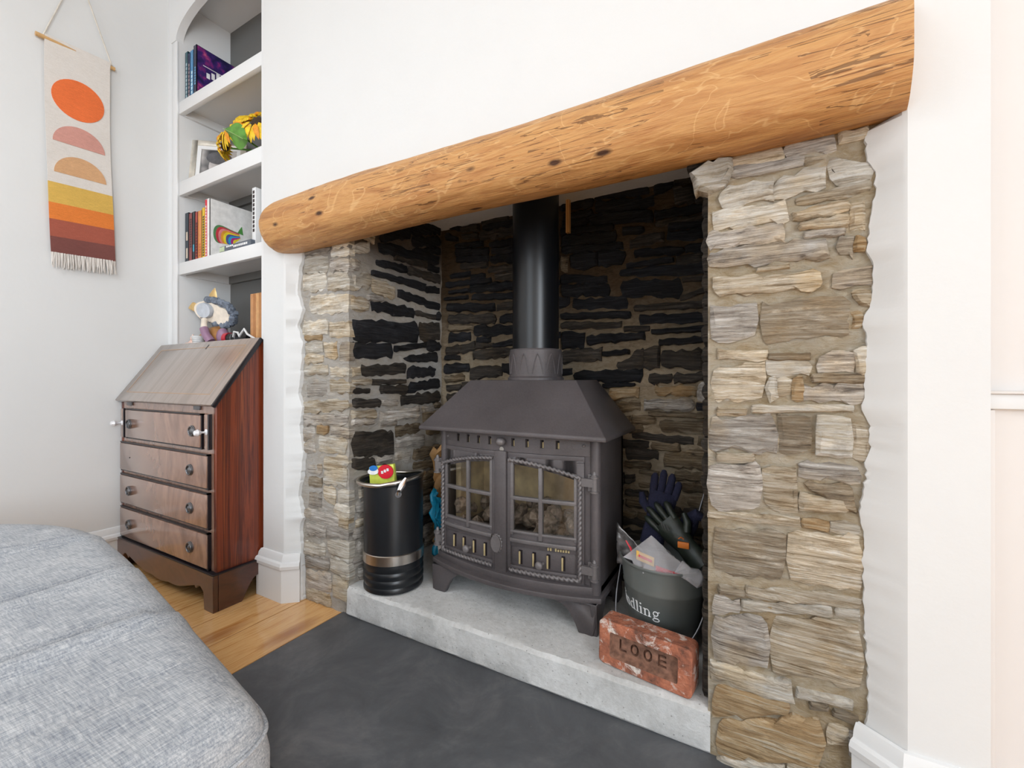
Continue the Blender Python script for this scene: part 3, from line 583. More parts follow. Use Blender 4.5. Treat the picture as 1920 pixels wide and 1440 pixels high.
# ---------------------------------------------------------------- stove
SX = -.713
def bow(x, y0=1.203, k=.034): return y0+k*((x-SX)/.267)**2
def stove():
    t = thing('stove', 'black cast-iron wood-burning stove with two glazed doors and hipped canopy', 'stove', (-.69, 1.35, .105))
    I = M['iron']
    b = MB()                                             # carcass
    b.box(-.985, -.965, 1.245, 1.505, .212, .70).box(-.42, -.40, 1.245, 1.505, .212, .70).box(-.985, -.40, 1.485, 1.505, .212, .70)
    b.box(-.985, -.40, 1.25, 1.505, .212, .232).box(-.985, -.40, 1.25, 1.505, .66, .70)
    b.box(-.456, -.404, 1.246, 1.256, .212, .66).box(-.984, -.965, 1.246, 1.256, .212, .66)
    b.cyl((-.413, 1.250, .212), (-.413, 1.250, .69), .016, n=20).cyl((-.972, 1.250, .212), (-.972, 1.250, .69), .016, n=20)
    body = b.build('body', I, t, smooth=True, bevel=.002, bseg=1)
    f = MB()                                             # top front plate with the air slots
    f.box(-.985, -.402, 0, .018, .664, .684, 14); f.box(-.985, -.402, 0, .018, .620, .638, 14)
    sl = [SX+.035+.049*i for i in range(4)]
    xs = sorted([SX-.052-.046*i for i in range(4)]+sl)
    edges = [-.985]+[e for x in xs for e in (x, x+.012)]+[-.402]
    for i in range(0, len(edges), 2): f.box(edges[i], edges[i+1], 0, .018, .638, .664, 3)
    f.warp(lambda x, y, z: (x, bow(x)+y+.004, z)); f.build('front_plate', I, t, bevel=.001, bseg=1)
    for x in xs:
        MB().box(x+.004, x+.012, bow(x)+.012, bow(x)+.018, .638, .656).build('air_slot', M['ash'], t)
        MB().box(x, x+.013, bow(x)+.018, bow(x)+.03, .635, .667).build('air_slot', M['edge'], t)
    for x in (-.948, -.447): MB().ball((x, bow(x)+.003, .652), .005, 10).build('rivet', M['iron_pale'], t, smooth=True)
    MB().ball((SX+.004, bow(SX)-.010, .652), (.016, .014, .014), 16).cyl((SX+.004, bow(SX)-.012, .652), (SX+.004, bow(SX)+.006, .652), .006).build('damper_knob', M['iron_pale'], t, smooth=True)
    # doors
    for s in (1, -1):
        X = lambda q: SX+s*q
        def bx(m, t0, t1, y0, y1, z0, z1, seg=4):
            x0, x1 = sorted((X(t0), X(t1))); m.box(x0, x1, y0, y1, z0, z1, seg)
        W = lambda m, off=0: m.warp(lambda x, y, z: (x, bow(x)+y+off, z))
        arch = lambda q, top=.603, dr=.043: top-dr*(q/.262)**2
        f = MB()
        bx(f, .022, .268, .004, .018, .600, .619)        # head rail corners over the arch
        # arch web: strip between arch and the straight head
        n = 14; poly = []
        for i in range(n): 
            q0 = .024+(.266-.024)*i/n; q1 = .024+(.266-.024)*(i+1)/n
            x0, x1 = (X(q0), X(q1)) if s > 0 else (X(q1), X(q0)); za, zb = (arch(q0)-.020, arch(q1)-.020) if s > 0 else (arch(q1)-.020, arch(q0)-.020)
            f.prism([(x0, za), (x1, zb), (x1, .606), (x0, .606)], 1, .004, .018)
        bx(f, .022, .034, .0, .018, .235, .60)
        bx(f, .246, .268, .0, .018, .235, .60)
        bx(f, .03, .25, .002, .018, .235, .262)
        bx(f, .03, .25, .004, .018, .322, .372)
        bx(f, .03, .25, .010, .018, .262, .325)
        W(f); door = f.build('door', I, t, bevel=.0016, bseg=2)
        g = MB()                                         # glazing bars
        bx(g, .130, .142, -.003, .014, .352, .590); bx(g, .034, .246, -.002, .013, .470, .482)
        bx(g, .034, .246, -.002, .013, .366, .374); bx(g, .034, .246, -.006, .012, .338, .350)
        bx(g, .034, .044, -.001, .013, .36, .592); bx(g, .238, .247, -.001, .013, .36, .566)
        W(g); g.build('glazing_bars', M['iron_pale'], door, bevel=.002, bseg=2)
        g = MB(); pts = []
        for i in range(30):
            q = .03+(.257-.03)*i/29; pts.append((X(q), bow(X(q))-.004, arch(q)-.006))
        for i in range(1, 36): pts.append((X(.257), bow(X(.257))-.004, arch(.257)-.006-(arch(.257)-.006-.249)*i/35))
        for i in range(1, 24):
            q = .257-(.257-.03)*i/23; pts.append((X(q), bow(X(q))-.004, .249))
        # resample finely so the twist shows
        fine = []
        for a, c in zip(pts, pts[1:]):
            a = Vector(a); c = Vector(c); k = max(1, int((c-a).length/.0022))
            fine += [tuple(a.lerp(c, i/k)) for i in range(k)]
        g.tube(fine, .0058, 10, twist=420, lobe=.30); g.build('rope_moulding', M['iron_pale'], door, smooth=True, angle=80)
        for q0, q1 in ((.044, .130), (.142, .238)):
            for z0, z1 in ((.374, .470), (.482, None)):
                x0, x1 = sorted((X(q0), X(q1)))
                zt = [z1, z1] if z1 else ([arch(q0)-.018, arch(q1)-.018] if s > 0 else [arch(q1)-.018, arch(q0)-.018])
                MB().prism([(x0, z0), (x1, z0), (x1, zt[1]), (x0, zt[0])], 1, .008, .011).warp(lambda x, y, z: (x, bow(x)+y, z)).build('pane', M['glass'], door)
        for i in range(4):
            q = .066+.046*i; xx = X(q)
            MB().box(xx-.0055, xx+.0055, bow(xx)+.0075, bow(xx)+.0095, .268, .312).build('air_slot', M['edge'], door)
            MB().box(xx-.0050, xx+.0005, bow(xx)+.004, bow(xx)+.0078, .268, .308).build('slot_shutter', M['ash'], door, bevel=.0008, bseg=1)
        kx = X(.136)
        MB().ball((kx, bow(kx)-.012, .281), (.013, .009, .013), 16).cyl((kx, bow(kx)-.008, .281), (kx+.006, bow(kx)+.008, .281), .005).build('vent_knob', M['iron_pale'], door, smooth=True)
        # hinges
        hx = X(.300) if s > 0 else X(.286)
        for hz in (.545, .285):
            hb = MB(); yb = 1.238
            hb.cyl((hx, yb, hz-.024), (hx, yb, hz+.024), .0105, n=18).cyl((hx, yb, hz+.024), (hx, yb, hz+.034), .007, .004)
            hb.cyl((hx, yb, hz-.029), (hx, yb, hz-.024), .014, n=18).cyl((hx, yb, hz+.014), (hx, yb, hz+.020), .014, n=18)
            x0, x1 = sorted((hx, X(.262))); hb.box(x0, x1, yb-.010, yb+.002, hz-.012, hz+.012)
            hb.box(min(hx, hx-s*.02), max(hx, hx-s*.02), yb, 1.30, hz+.012, hz+.024).box(min(hx, hx-s*.02), max(hx, hx-s*.02), yb, 1.30, hz-.026, hz-.014)
            hb.build('hinge', M['iron_pale'], door, smooth=True, angle=35)
        if s > 0:                                        # small raised maker's lettering at the lower right of the door
            m = MB(); x = X(.158)
            for k, hgt in enumerate((.008, .008, 0, .010, .006, .007, .006, .008, .006)):
                if hgt: m.box(x, x+.0045, bow(x)+.0005, bow(x)+.0045, .327, .327+hgt)
                x += .0078
            m.build('lettering', M['ash'], door)
    m = MB().box(SX-.021, SX+.021, -.006, .012, .222, .622, 2).warp(lambda x, y, z: (x, bow(x)+y, z)); m.build('centre_bar', I, t, bevel=.003)
    m = MB(); c = (SX-.012, bow(SX)-.010, .325)
    m.lathe([(.001, -.006), (.012, -.0055), (.020, -.003), (.022, .004)], c, 28, (0, -1, 0)).warp(lambda x, y, z: (c[0]+(x-c[0])*.82, 2*c[1]-y if 0 else y, c[2]+(z-c[2])*1.25))
    m2 = m.build('badge', M['iron_pale'], t, smooth=True)
    ring = [(c[0]+.0185*math.cos(a), c[1]+.002, c[2]+.0275*math.sin(a)) for a in [2*PI*k/90 for k in range(90)]]
    MB().tube(ring, .0028, 8, twist=700, lobe=.4, closed=True).build('rope_moulding', M['iron_pale'], m2, smooth=True)
    MB().cyl((SX, bow(SX)+.004, .626), (SX, bow(SX)+.014, .626), .008).build('latch', M['steel'], t, smooth=True)
    # fire bed and bricks behind the glass
    MB().box(-.955, -.43, 1.455, 1.48, .24, .62).box(-.962, -.94, 1.30, 1.46, .24, .60).box(-.445, -.423, 1.30, 1.46, .24, .60).build('firebrick', M['firebrick'], t)
    cb = MB()
    for i in range(70):
        cb.ball((R.uniform(-.93, -.46), R.uniform(1.28, 1.44), R.uniform(.33, .41)), R.uniform(.016, .030), 7, nz=.5, seed=i)
    o = cb.build('coals', M['coal'], t); o['kind'] = 'stuff'
    MB().box(-.955, -.43, 1.26, 1.46, .315, .33).build('grate', I, t)
    # hob canopy
    z0, z1 = .676, .849
    low = [(-1.028, 1.168), (-.357, 1.168), (-.357, 1.503), (-1.028, 1.503)]; top = [(-.894, 1.292), (-.491, 1.292), (-.491, 1.503), (-.894, 1.503)]
    low2 = [(-1.022, 1.174), (-.363, 1.174), (-.363, 1.503), (-1.022, 1.503)]
    b = MB(); b.ring([[(x, y, z0) for x, y in low], [(x, y, z0+.013) for x, y in low], [(x, y, z0+.017) for x, y in low2], [(x, y, z1) for x, y in top]])
    b.build('canopy', I, t, bevel=.0035, bseg=2, angle=25)
    # bowed ash shelf and feet
    def shelf_y(x): return 1.163+.062*((x+.70)/.312)**2
    poly = [(x, shelf_y(x)) for x in lsp(-1.012, -.388, .02)]+[(-.388, 1.5), (-1.012, 1.5)]
    MB().prism(poly, 2, .198, .214).build('ash_shelf', I, t, bevel=.003, bseg=2)
    poly = [(x, shelf_y(x)+.022) for x in lsp(-1.0, -.40, .02)]+[(-.40, 1.5), (-1.0, 1.5)]
    MB().prism(poly, 2, .212, .236).build('ash_lip', I, t, bevel=.003, bseg=2)
    for s, xo in ((1, -.398), (-1, -1.004)):
        for yo, yd in ((1.212, 1), (1.488, -1)):
            prof = [(0, .198), (.150, .198), (.138, .184), (.108, .176), (.084, .158), (.066, .128), (.056, .105), (.012, .105), (.004, .135)]
            lg = MB().prism([(xo-s*a, z) for a, z in prof], 1, min(yo, yo+yd*.022), max(yo, yo+yd*.022))
            prof2 = [(0, .198), (.11, .198), (.09, .178), (.066, .15), (.050, .105), (.004, .105)]
            lg.prism([(yo+yd*a, z) for a, z in prof2], 0, min(xo, xo-s*.02), max(xo, xo-s*.02))
            lg.build('leg', I, t, bevel=.003, bseg=2)
    # collar with leaf relief, flue pipe
    fc = (-.685, 1.40)
    MB().lathe([(.100, .849), (.100, .856), (.094, .862), (.093, .952), (.090, .957), (.084, .957)], (fc[0], fc[1], 0), 48).build('flue_collar', I, t, smooth=True, angle=30)
    for k in range(12):
        a0 = 2*PI*k/12; lf = MB(); pts = []
        for i in range(13):
            q = i/12; aa = a0+(q-.5)*.40; zz = .870+.068*(1-abs(2*q-1)**1.5)
            pts.append((fc[0]+.0935*math.cos(aa), fc[1]+.0935*math.sin(aa), zz))
        lf.tube(pts, .0022, 6); lf.build('leaf_relief', M['iron'], t, smooth=True)
    MB().lathe([(.0825, .945), (.0825, 1.549)], (fc[0], fc[1], 0), 64).build('flue_pipe', M['flue'], t, smooth=True, angle=30)
stove()
# thin stained batten beside the flue, fixed to the back wall
tag(MB().box(-.640, -.626, 1.572, 1.589, 1.42, 1.5475).build('batten', M['pine']), 'short thin wooden batten by the top of the black flue pipe', 'batten')

# ---------------------------------------------------------------- coal scuttle
def scuttle():
    cx, cy, z0 = -1.158, 1.182, .106
    t = thing('coal_scuttle', 'tall black metal coal scuttle with steel rim and band', 'coal scuttle', (cx, cy, z0))
    pr = [(.100, 0), (.106, .004)]
    for k in range(3): zz = .022+k*.026; pr += [(.1065, zz-.008), (.1025, zz), (.1065, zz+.009)]
    pr += [(.1055, .093), (.1055, .15), (.1055, .372), (.103, .372), (.103, .012), (.02, .012)]
    MB().lathe(pr, (cx, cy, z0), 64).build('body', M['scuttle'], t, smooth=True, angle=50)
    MB().lathe([(.1058, .100), (.1085, .102), (.1085, .134), (.1058, .136)], (cx, cy, z0), 64, cap0=False, cap1=False).build('band', M['steel'], t, smooth=True, angle=40)
    def rimp(a, dr=0, dz=0):
        lx, ly = math.cos(a), math.sin(a)
        fl = .018*max(0, -(lx*.92+ly*.4))**1.2
        r = .109+fl+dr
        return (cx+lx*r, cy+ly*r, z0+.384+.022*max(0, lx*.85+ly*.3)-.004+dz)
    rings = [[(cx+.1045*math.cos(a), cy+.1045*math.sin(a), z0+.37) for a in [2*PI*k/72 for k in range(72)]], [rimp(2*PI*k/72) for k in range(72)], [rimp(2*PI*k/72, -.003, .001) for k in range(72)], [(cx+.1025*math.cos(a), cy+.1025*math.sin(a), z0+.368) for a in [2*PI*k/72 for k in range(72)]]]
    MB().ring(rings, True, False, False).build('flared_lip', M['scuttle'], t, smooth=True)
    MB().tube([rimp(2*PI*k/72) for k in range(72)], .0072, 12, closed=True).build('rim', M['steel'], t, smooth=True)
    # handle hinge at the right
    a = math.radians(-38); hx, hy = cx+.112*math.cos(a), cy+.112*math.sin(a)
    m = MB().cyl((hx-.004, hy+.004, z0+.355), (hx+.008, hy-.008, z0+.352), .011).cyl((hx+.006, hy-.005, z0+.352), (hx+.014, hy-.012, z0+.366), .006)
    m.build('handle_hinge', M['chrome'], t, smooth=True)
    m = MB().tube([(hx+.010, hy-.008, z0+.362), (hx+.018, hy+.002, z0+.385), (hx+.026, hy+.01, z0+.408)], [.007, .011, .004], 8, flat=.4)
    m.build('handle_tab', M['chrome'], t, smooth=True)
    return cx, cy
scuttle()
def crumple(n, seed, amp, x0, x1, z0, z1, y, top=None, dy=.0):
    """a creased upright sheet with thickness"""
    rnd = random.Random(seed); rows = []
    for j in range(n+1):
        r = []
        for i in range(n+1):
            u, v = i/n, j/n; x = x0+(x1-x0)*u; zt = z1 if top is None else z0+(z1-z0)*top(u); z = z0+(zt-z0)*v
            q = amp*(abs(noise.noise(Vector((x*38+seed, z*30, seed))))*1.6+.7*noise.noise(Vector((x*14, z*14+seed, 2))))
            r.append((x+amp*.4*noise.noise(Vector((seed, z*40, u*5))), y-q+dy*v, z))
        rows.append(r)
    b = MB(); vs = [p for r in rows for p in r]; m = n+1
    b.add(vs, [(j*m+i, j*m+i+1, (j+1)*m+i+1, (j+1)*m+i) for j in range(n) for i in range(n)])
    return b
def sheet(b, name, mat, parent=None, th=.0015):
    o = b.build(name, mat, parent, smooth=True, angle=35); md = o.modifiers.new('Solidify', 'SOLIDIFY'); md.thickness = th; return o
# firelighter packet standing in the scuttle
pk = MB().box(-.055, .042, -.018, .018, 0, .20, 6, 2).warp(lambda x, y, z: (x+.01*z, y*(1-.5*(z/.2))+.004*math.sin(x*60), z+.010*math.cos(x*38)*(z/.2)))
pk.xf(Matrix.Translation((-1.190, 1.185, .335)) @ Matrix.Rotation(.35, 4, 'Z') @ Matrix.Rotation(-.1, 4, 'Y'))
packet = pk.build('packet', plain('lime_wrapper', (.72, .80, .12), .3), bevel=.002)
tag(packet, 'crumpled lime, white and red paper packet sticking out of the coal scuttle', 'packet')
PR = Matrix.Translation((-1.190, 1.185, .335)) @ Matrix.Rotation(.35, 4, 'Z') @ Matrix.Rotation(-.1, 4, 'Y')
def disc(rx, rz, cx, cz, y, th=.001, n=24, a0=0, a1=2*PI): return MB().prism([(cx+rx*math.cos(a0+(a1-a0)*k/(n-1)), cz+rz*math.sin(a0+(a1-a0)*k/(n-1))) for k in range(n if a1-a0 < 6 else n-1)], 1, y-th, y)
disc(.030, .026, .016, .176, -.0145, .004).xf(PR).build('logo_patch', plain('crimson_print', (.66, .012, .03), .35), packet)
disc(.022, .012, -.032, .180, -.0145, .004).xf(PR).build('logo_patch', plain('white_print', (.85, .85, .85), .35), packet)
disc(.016, .010, -.030, .192, -.0152, .004).xf(PR).build('logo_patch', plain('blue_print', (.02, .18, .55), .35), packet)
for k in range(3):
    MB().box(.000+k*.011, .008+k*.011, -.0205, -.0185, .170+.004*k, .180+.004*k).xf(PR).build('print_mark', M['white_ink'], packet)

# paper and bags between scuttle and stove
def bag(name, c, r, mat, label, seed, squash=None, cat='bag'):
    o = MB().ball(c, r, 26, nz=.42, seed=seed).build(name, mat, smooth=True, angle=28)
    return tag(o, label, cat)
kraft = plain('brown_kraft_paper', (.36, .20, .075), .7, var=.25, nscale=30, bump=.5)
b = crumple(16, 4, .035, -1.165, -1.022, .107, .585, 1.43, top=lambda u: .86+.14*math.sin(u*9)+.05*math.sin(u*31))
kb = sheet(b, 'paper_sack', kraft); tag(kb, 'crumpled brown kraft paper sack behind the coal scuttle', 'paper sack')
b = crumple(14, 9, .03, -1.09, -1.015, .107, .43, 1.335, top=lambda u: 1-.25*u)
o = sheet(b, 'carrier_bag', plain('turquoise_plastic', (.01, .24, .40), .35, bump=.2)); tag(o, 'turquoise blue plastic carrier bag squeezed between coal scuttle and stove', 'bag')
b = crumple(10, 14, .014, -1.035, -1.005, .107, .37, 1.285, top=lambda u: .5+.5*u)
o = sheet(b, 'paper_bag', plain('off_white_paper', (.52, .46, .42), .6, bump=.2)); tag(o, 'off-white folded paper leaning upright against the stove side', 'paper')

# ---------------------------------------------------------------- kindling bucket
BX, BY, BZ = -.228, 1.300, .106
def bucket():
    t = thing('kindling_bucket', 'grey-green enamel bucket lettered Kindling, holding packaging and gloves', 'bucket', (BX, BY, BZ))
    H = .238; prof = [(.088, 0), (.090, .003), (.1105, .165), (.1125, .168), (.1115, .172), (.1185, H-.004), (.122, H-.004), (.1235, H), (.122, H+.003), (.1185, H+.002), (.1165, H-.006), (.087, .008), (.01, .008)]
    MB().lathe(prof, (BX, BY, BZ), 72).build('body', M['bucket'], t, smooth=True, angle=50)
    # serif lettering wrapped on the side; strokes in em units (x, y) with widths
    th = .085; TN = .045
    def arc(cx, cy, rx, ry, a0, a1, n=12): return [(cx+rx*math.cos(math.radians(a0+(a1-a0)*i/n)), cy+ry*math.sin(math.radians(a0+(a1-a0)*i/n))) for i in range(n+1)]
    def stem(x, y0, y1): return [([(x, y0), (x, y1)], th)]
    def serif(x, y, w=.22): return [([(x-w/2, y), (x+w/2, y)], .03)]
    def lserif(x, y): return [([(x-.12, y-.03), (x, y)], .035)]
    G = {
     'K': (.78, stem(.17, 0, .70)+serif(.17, .015)+serif(.17, .685)+[([(.2, .30), (.58, .69)], TN), ([(.33, .42), (.66, .01)], th)]+serif(.68, .015)+serif(.58, .685)),
     'i': (.30, stem(.15, 0, .45)+serif(.15, .015)+lserif(.15, .45)+[([(.15, .61), (.15, .69)], .10)]),
     'n': (.58, stem(.14, 0, .45)+serif(.14, .015)+lserif(.14, .45)+[(arc(.28, .27, .14, .18, 170, 10), TN)]+stem(.42, 0, .30)+serif(.42, .015)),
     'd': (.56, [(arc(.24, .225, .17, .215, 60, 300), .06)]+stem(.40, 0, .70)+lserif(.40, .70)+serif(.46, .015, .14)),
     'l': (.28, stem(.14, 0, .70)+serif(.14, .015)+lserif(.14, .70)),
     'g': (.52, [(arc(.23, .30, .14, .14, 0, 360, 20), .055), (arc(.25, -.10, .19, .10, 0, 360, 20), .045), ([(.17, .17), (.12, .08), (.20, .03), (.38, .0)], .05), ([(.34, .40), (.47, .44)], .05)]),
    }
    em = .043; zb = BZ+.108
    def place(px, py, out=.0006):
        r = .0885+(.0305*(zb+py*em-BZ)/.238)+out+.0009
        a = math.radians(-81)+(px-4.05)*em/.104
        return (BX+r*math.cos(a), BY+r*math.sin(a), zb+py*em)
    x = 0
    for ch in 'Kindling':
        adv, strokes = G[ch]; m = MB()
        for pts, wd in strokes:
            ps = []
            for a, c in zip(pts, pts[1:]):
                k = max(1, int(math.hypot(c[0]-a[0], c[1]-a[1])/.06)); ps += [(a[0]+(c[0]-a[0])*i/k, a[1]+(c[1]-a[1])*i/k) for i in range(k)]
            ps.append(pts[-1]); rings = []
            for i, p in enumerate(ps):
                a = ps[max(0, i-1)]; c = ps[min(len(ps)-1, i+1)]; dx, dy = c[0]-a[0], c[1]-a[1]; L = math.hypot(dx, dy) or 1
                nx, ny = -dy/L*wd/2, dx/L*wd/2
                rings.append([place(x+p[0]+nx, p[1]+ny, 0), place(x+p[0]-nx, p[1]-ny, 0), place(x+p[0]-nx, p[1]-ny, .0008), place(x+p[0]+nx, p[1]+ny, .0008)])
            m.ring(rings)
        m.build('letter', M['white_ink'], t); x += adv
    # ears and hanging bail
    for s in (1, -1):
        a = math.radians(-18 if s > 0 else 172)
        MB().cyl((BX+.117*math.cos(a), BY+.117*math.sin(a), BZ+.20), (BX+.130*math.cos(a), BY+.130*math.sin(a), BZ+.20), .010).build('handle_ear', M['bucket'], t, smooth=True)
    pts = []
    for i in range(40):
        q = PI*i/39; a = math.radians(-18-170*i/39)
        rr = .128+.012*math.sin(q); pts.append((BX+rr*math.cos(a), BY+rr*math.sin(a), BZ+.20-.185*math.sin(q)**.7))
    MB().tube([p for p in pts if p[1] > 1.195 or p[0] < 99], .0022, 8).build('bail_handle', M['steel_dull'], t, smooth=True)
bucket()

# clear bags in the bucket
clear = N('clear_film'); cv = clear.coord(); clear.bump(clear.noise(cv, 60, 4), .6, .004)
clear = clear.set(rough=.16, trans=.55, ior=1.3, alpha=.62); clear.node_tree.nodes['Principled BSDF'].inputs['Base Color'].default_value = (.82, .80, .82, 1)
dark_film = plain('grey_foil_film', (.20, .19, .19), .22, .55, var=.6, nscale=35, bump=.4)
def pyramid():
    ap = Vector((-.247, 1.222, .425)); base = [Vector(p) for p in ((-.322, 1.225, .352), (-.262, 1.185, .332), (-.196, 1.193, .338), (-.160, 1.225, .352), (-.205, 1.285, .36), (-.29, 1.29, .36))]
    rings = []
    for i in range(13):
        q = i/12; row = []
        for k in range(36):
            f = k/6; a = base[int(f) % 6]; c = base[(int(f)+1) % 6]; p = a.lerp(c, f-int(f))
            z = ap.lerp(p, q); d = .006*q*noise.noise(z*60)+.004*noise.noise(z*25)*q
            row.append((z.x+d, z.y+d*1.3, z.z+d*.6))
        rings.append(row)
    return MB().ring(rings, True, True, True)
o = pyramid().build('clear_bag', clear, smooth=True, angle=35); tag(o, 'clear plastic bag with a pointed corner standing up in the kindling bucket', 'bag')
red = plain('red_print', (.62, .015, .03), .4); amber = plain('amber_print', (.70, .42, .10), .4)
MB().box(-.232, -.170, 1.203, 1.206, .338, .352, 4).warp(lambda x, y, z: (x, y+.10*(x+.2)**2*6, z-.15*(x+.232))).build('printed_label', red, o)
MB().box(-.285, -.238, 1.212, 1.215, .356, .380, 3).warp(lambda x, y, z: (x, y, z-.25*(x+.285))).build('printed_label', amber, o)
MB().box(-.278, -.243, 1.209, 1.212, .366, .372, 3).warp(lambda x, y, z: (x, y, z-.25*(x+.285))).build('printed_label', red, o)
m = MB().tube([(-.175, 1.215, .352), (-.150, 1.205, .346), (-.128, 1.215, .337), (-.112, 1.235, .325)], [.022, .017, .022, .010], 14, flat=.6)
m.warp(lambda x, y, z: (x+.004*noise.noise(Vector((x, y, z))*90), y+.006*noise.noise(Vector((z, x, y))*80), z+.006*noise.noise(Vector((y, z, x))*85)))
tag(m.build('film_wrapper', clear, smooth=True, angle=30), 'scrunched clear film wrapper hanging over the right rim of the bucket', 'wrapper')
m = crumple(14, 21, .010, -.345, -.245, .31, .43, 1.275, top=lambda u: 1.0-.62*u)
m.warp(lambda x, y, z: (x-.010, y-.35*(x+.345), z))
o = sheet(m, 'foil_bag', dark_film); tag(o, 'dark grey foil bag corner poking out at the left of the bucket', 'bag')
MB().tube([(-.325, 1.262, .385), (-.312, 1.256, .368), (-.30, 1.250, .345)], .0035, 6, flat=.4).build('printed_label', red, o)
# gloves
def glove(name, base, direction, right, s, mat, label, spread=.10, seed=0, nf=4, thumb=1):
    d = Vector(direction).normalized(); r = Vector(right); r = (r-d*r.dot(d)).normalized(); nrm = d.cross(r)
    B = Vector(base); b = MB()
    rings = []
    for h, w_, t_ in ((-.07, .036, .022), (-.03, .034, .018), (0, .032, .017), (.04, .040, .019), (.075, .043, .018), (.095, .040, .015)):
        rings.append([tuple(B+d*h*s+r*w_*s*math.cos(a)+nrm*t_*s*math.sin(a)) for a in [2*PI*k/16 for k in range(16)]])
    b.ring(rings)
    for i in range(nf):
        off = (i-(nf-1)/2)*.0215*s; L = (.062, .078, .074, .056)[i]*s; rt = B+d*.082*s+r*off
        dr = (d+r*(i-(nf-1)/2)*spread+nrm*.10*math.sin(seed+i)).normalized()
        b.tube([rt, rt+dr*L*.4, rt+dr*L*.85+nrm*.006, rt+dr*L+nrm*.010], [.0115*s, .0118*s, .0112*s, .006*s], 10)
    tr = B+d*.03*s+r*.032*s*thumb; td = (d*.7+r*.8*thumb).normalized()
    b.tube([tr, tr+td*.03*s, tr+(td+d*.4).normalized()*.058*s], [.014*s, .0135*s, .008*s], 10)
    b.warp(lambda x, y, z: (x+.002*noise.noise(Vector((x, y, z))*70), y+.002*noise.noise(Vector((z, x, y))*70), z))
    o = b.build(name, mat, smooth=True, angle=60); tag(o, label, 'glove'); return o
navy = plain('navy_knit', (.011, .012, .036), .9, var=.3, nscale=300, bump=.6)
olive = plain('black_green_rubber', (.014, .019, .013), .45, var=.5, nscale=40, bump=.3)
glove('work_glove', (-.262, 1.375, .415), (.22, .15, 1), (1, .3, 0), .98, navy, 'navy blue knitted work glove standing fingers-up behind the bucket', .06, 1, 4, -1)
g2 = glove('grip_glove', (-.172, 1.325, .375), (-.52, .12, .50), (.65, .1, .75), .90, olive, 'black and dark green rubber-palmed glove with orange patch, in front of navy glove', .12, 3)
MB().box(-.190, -.160, 1.294, 1.300, .378, .395).build('orange_patch', plain('orange_print', (.62, .17, .02), .5), g2, bevel=.001)
MB().tube([(-.188, 1.297, .402), (-.181, 1.296, .408), (-.174, 1.297, .403)], .002, 6).build('orange_patch', plain('orange_print_dim', (.45, .12, .02), .5), g2)
for k in range(3): MB().tube([(-.235+.008*k, 1.300, .438-.002*k), (-.229+.008*k, 1.297, .424-.002*k)], .0016, 6).build('knuckle_rib', M['steel_dull'], g2, smooth=True)
m = MB().tube([(-.20, 1.39, .36), (-.168, 1.385, .43), (-.148, 1.385, .452), (-.130, 1.39, .44)], [.030, .026, .018, .010], 14)
tag(m.build('dark_cloth', navy, smooth=True), 'dark navy cloth bundle behind the green glove at the right', 'cloth')
tag(MB().cyl((-.175, 1.345, .335), (-.112, 1.50, .598), .0032, n=10).build('fire_poker', M['steel_dull'], smooth=True), 'thin steel poker slanting up from the bucket to the right wall', 'poker')

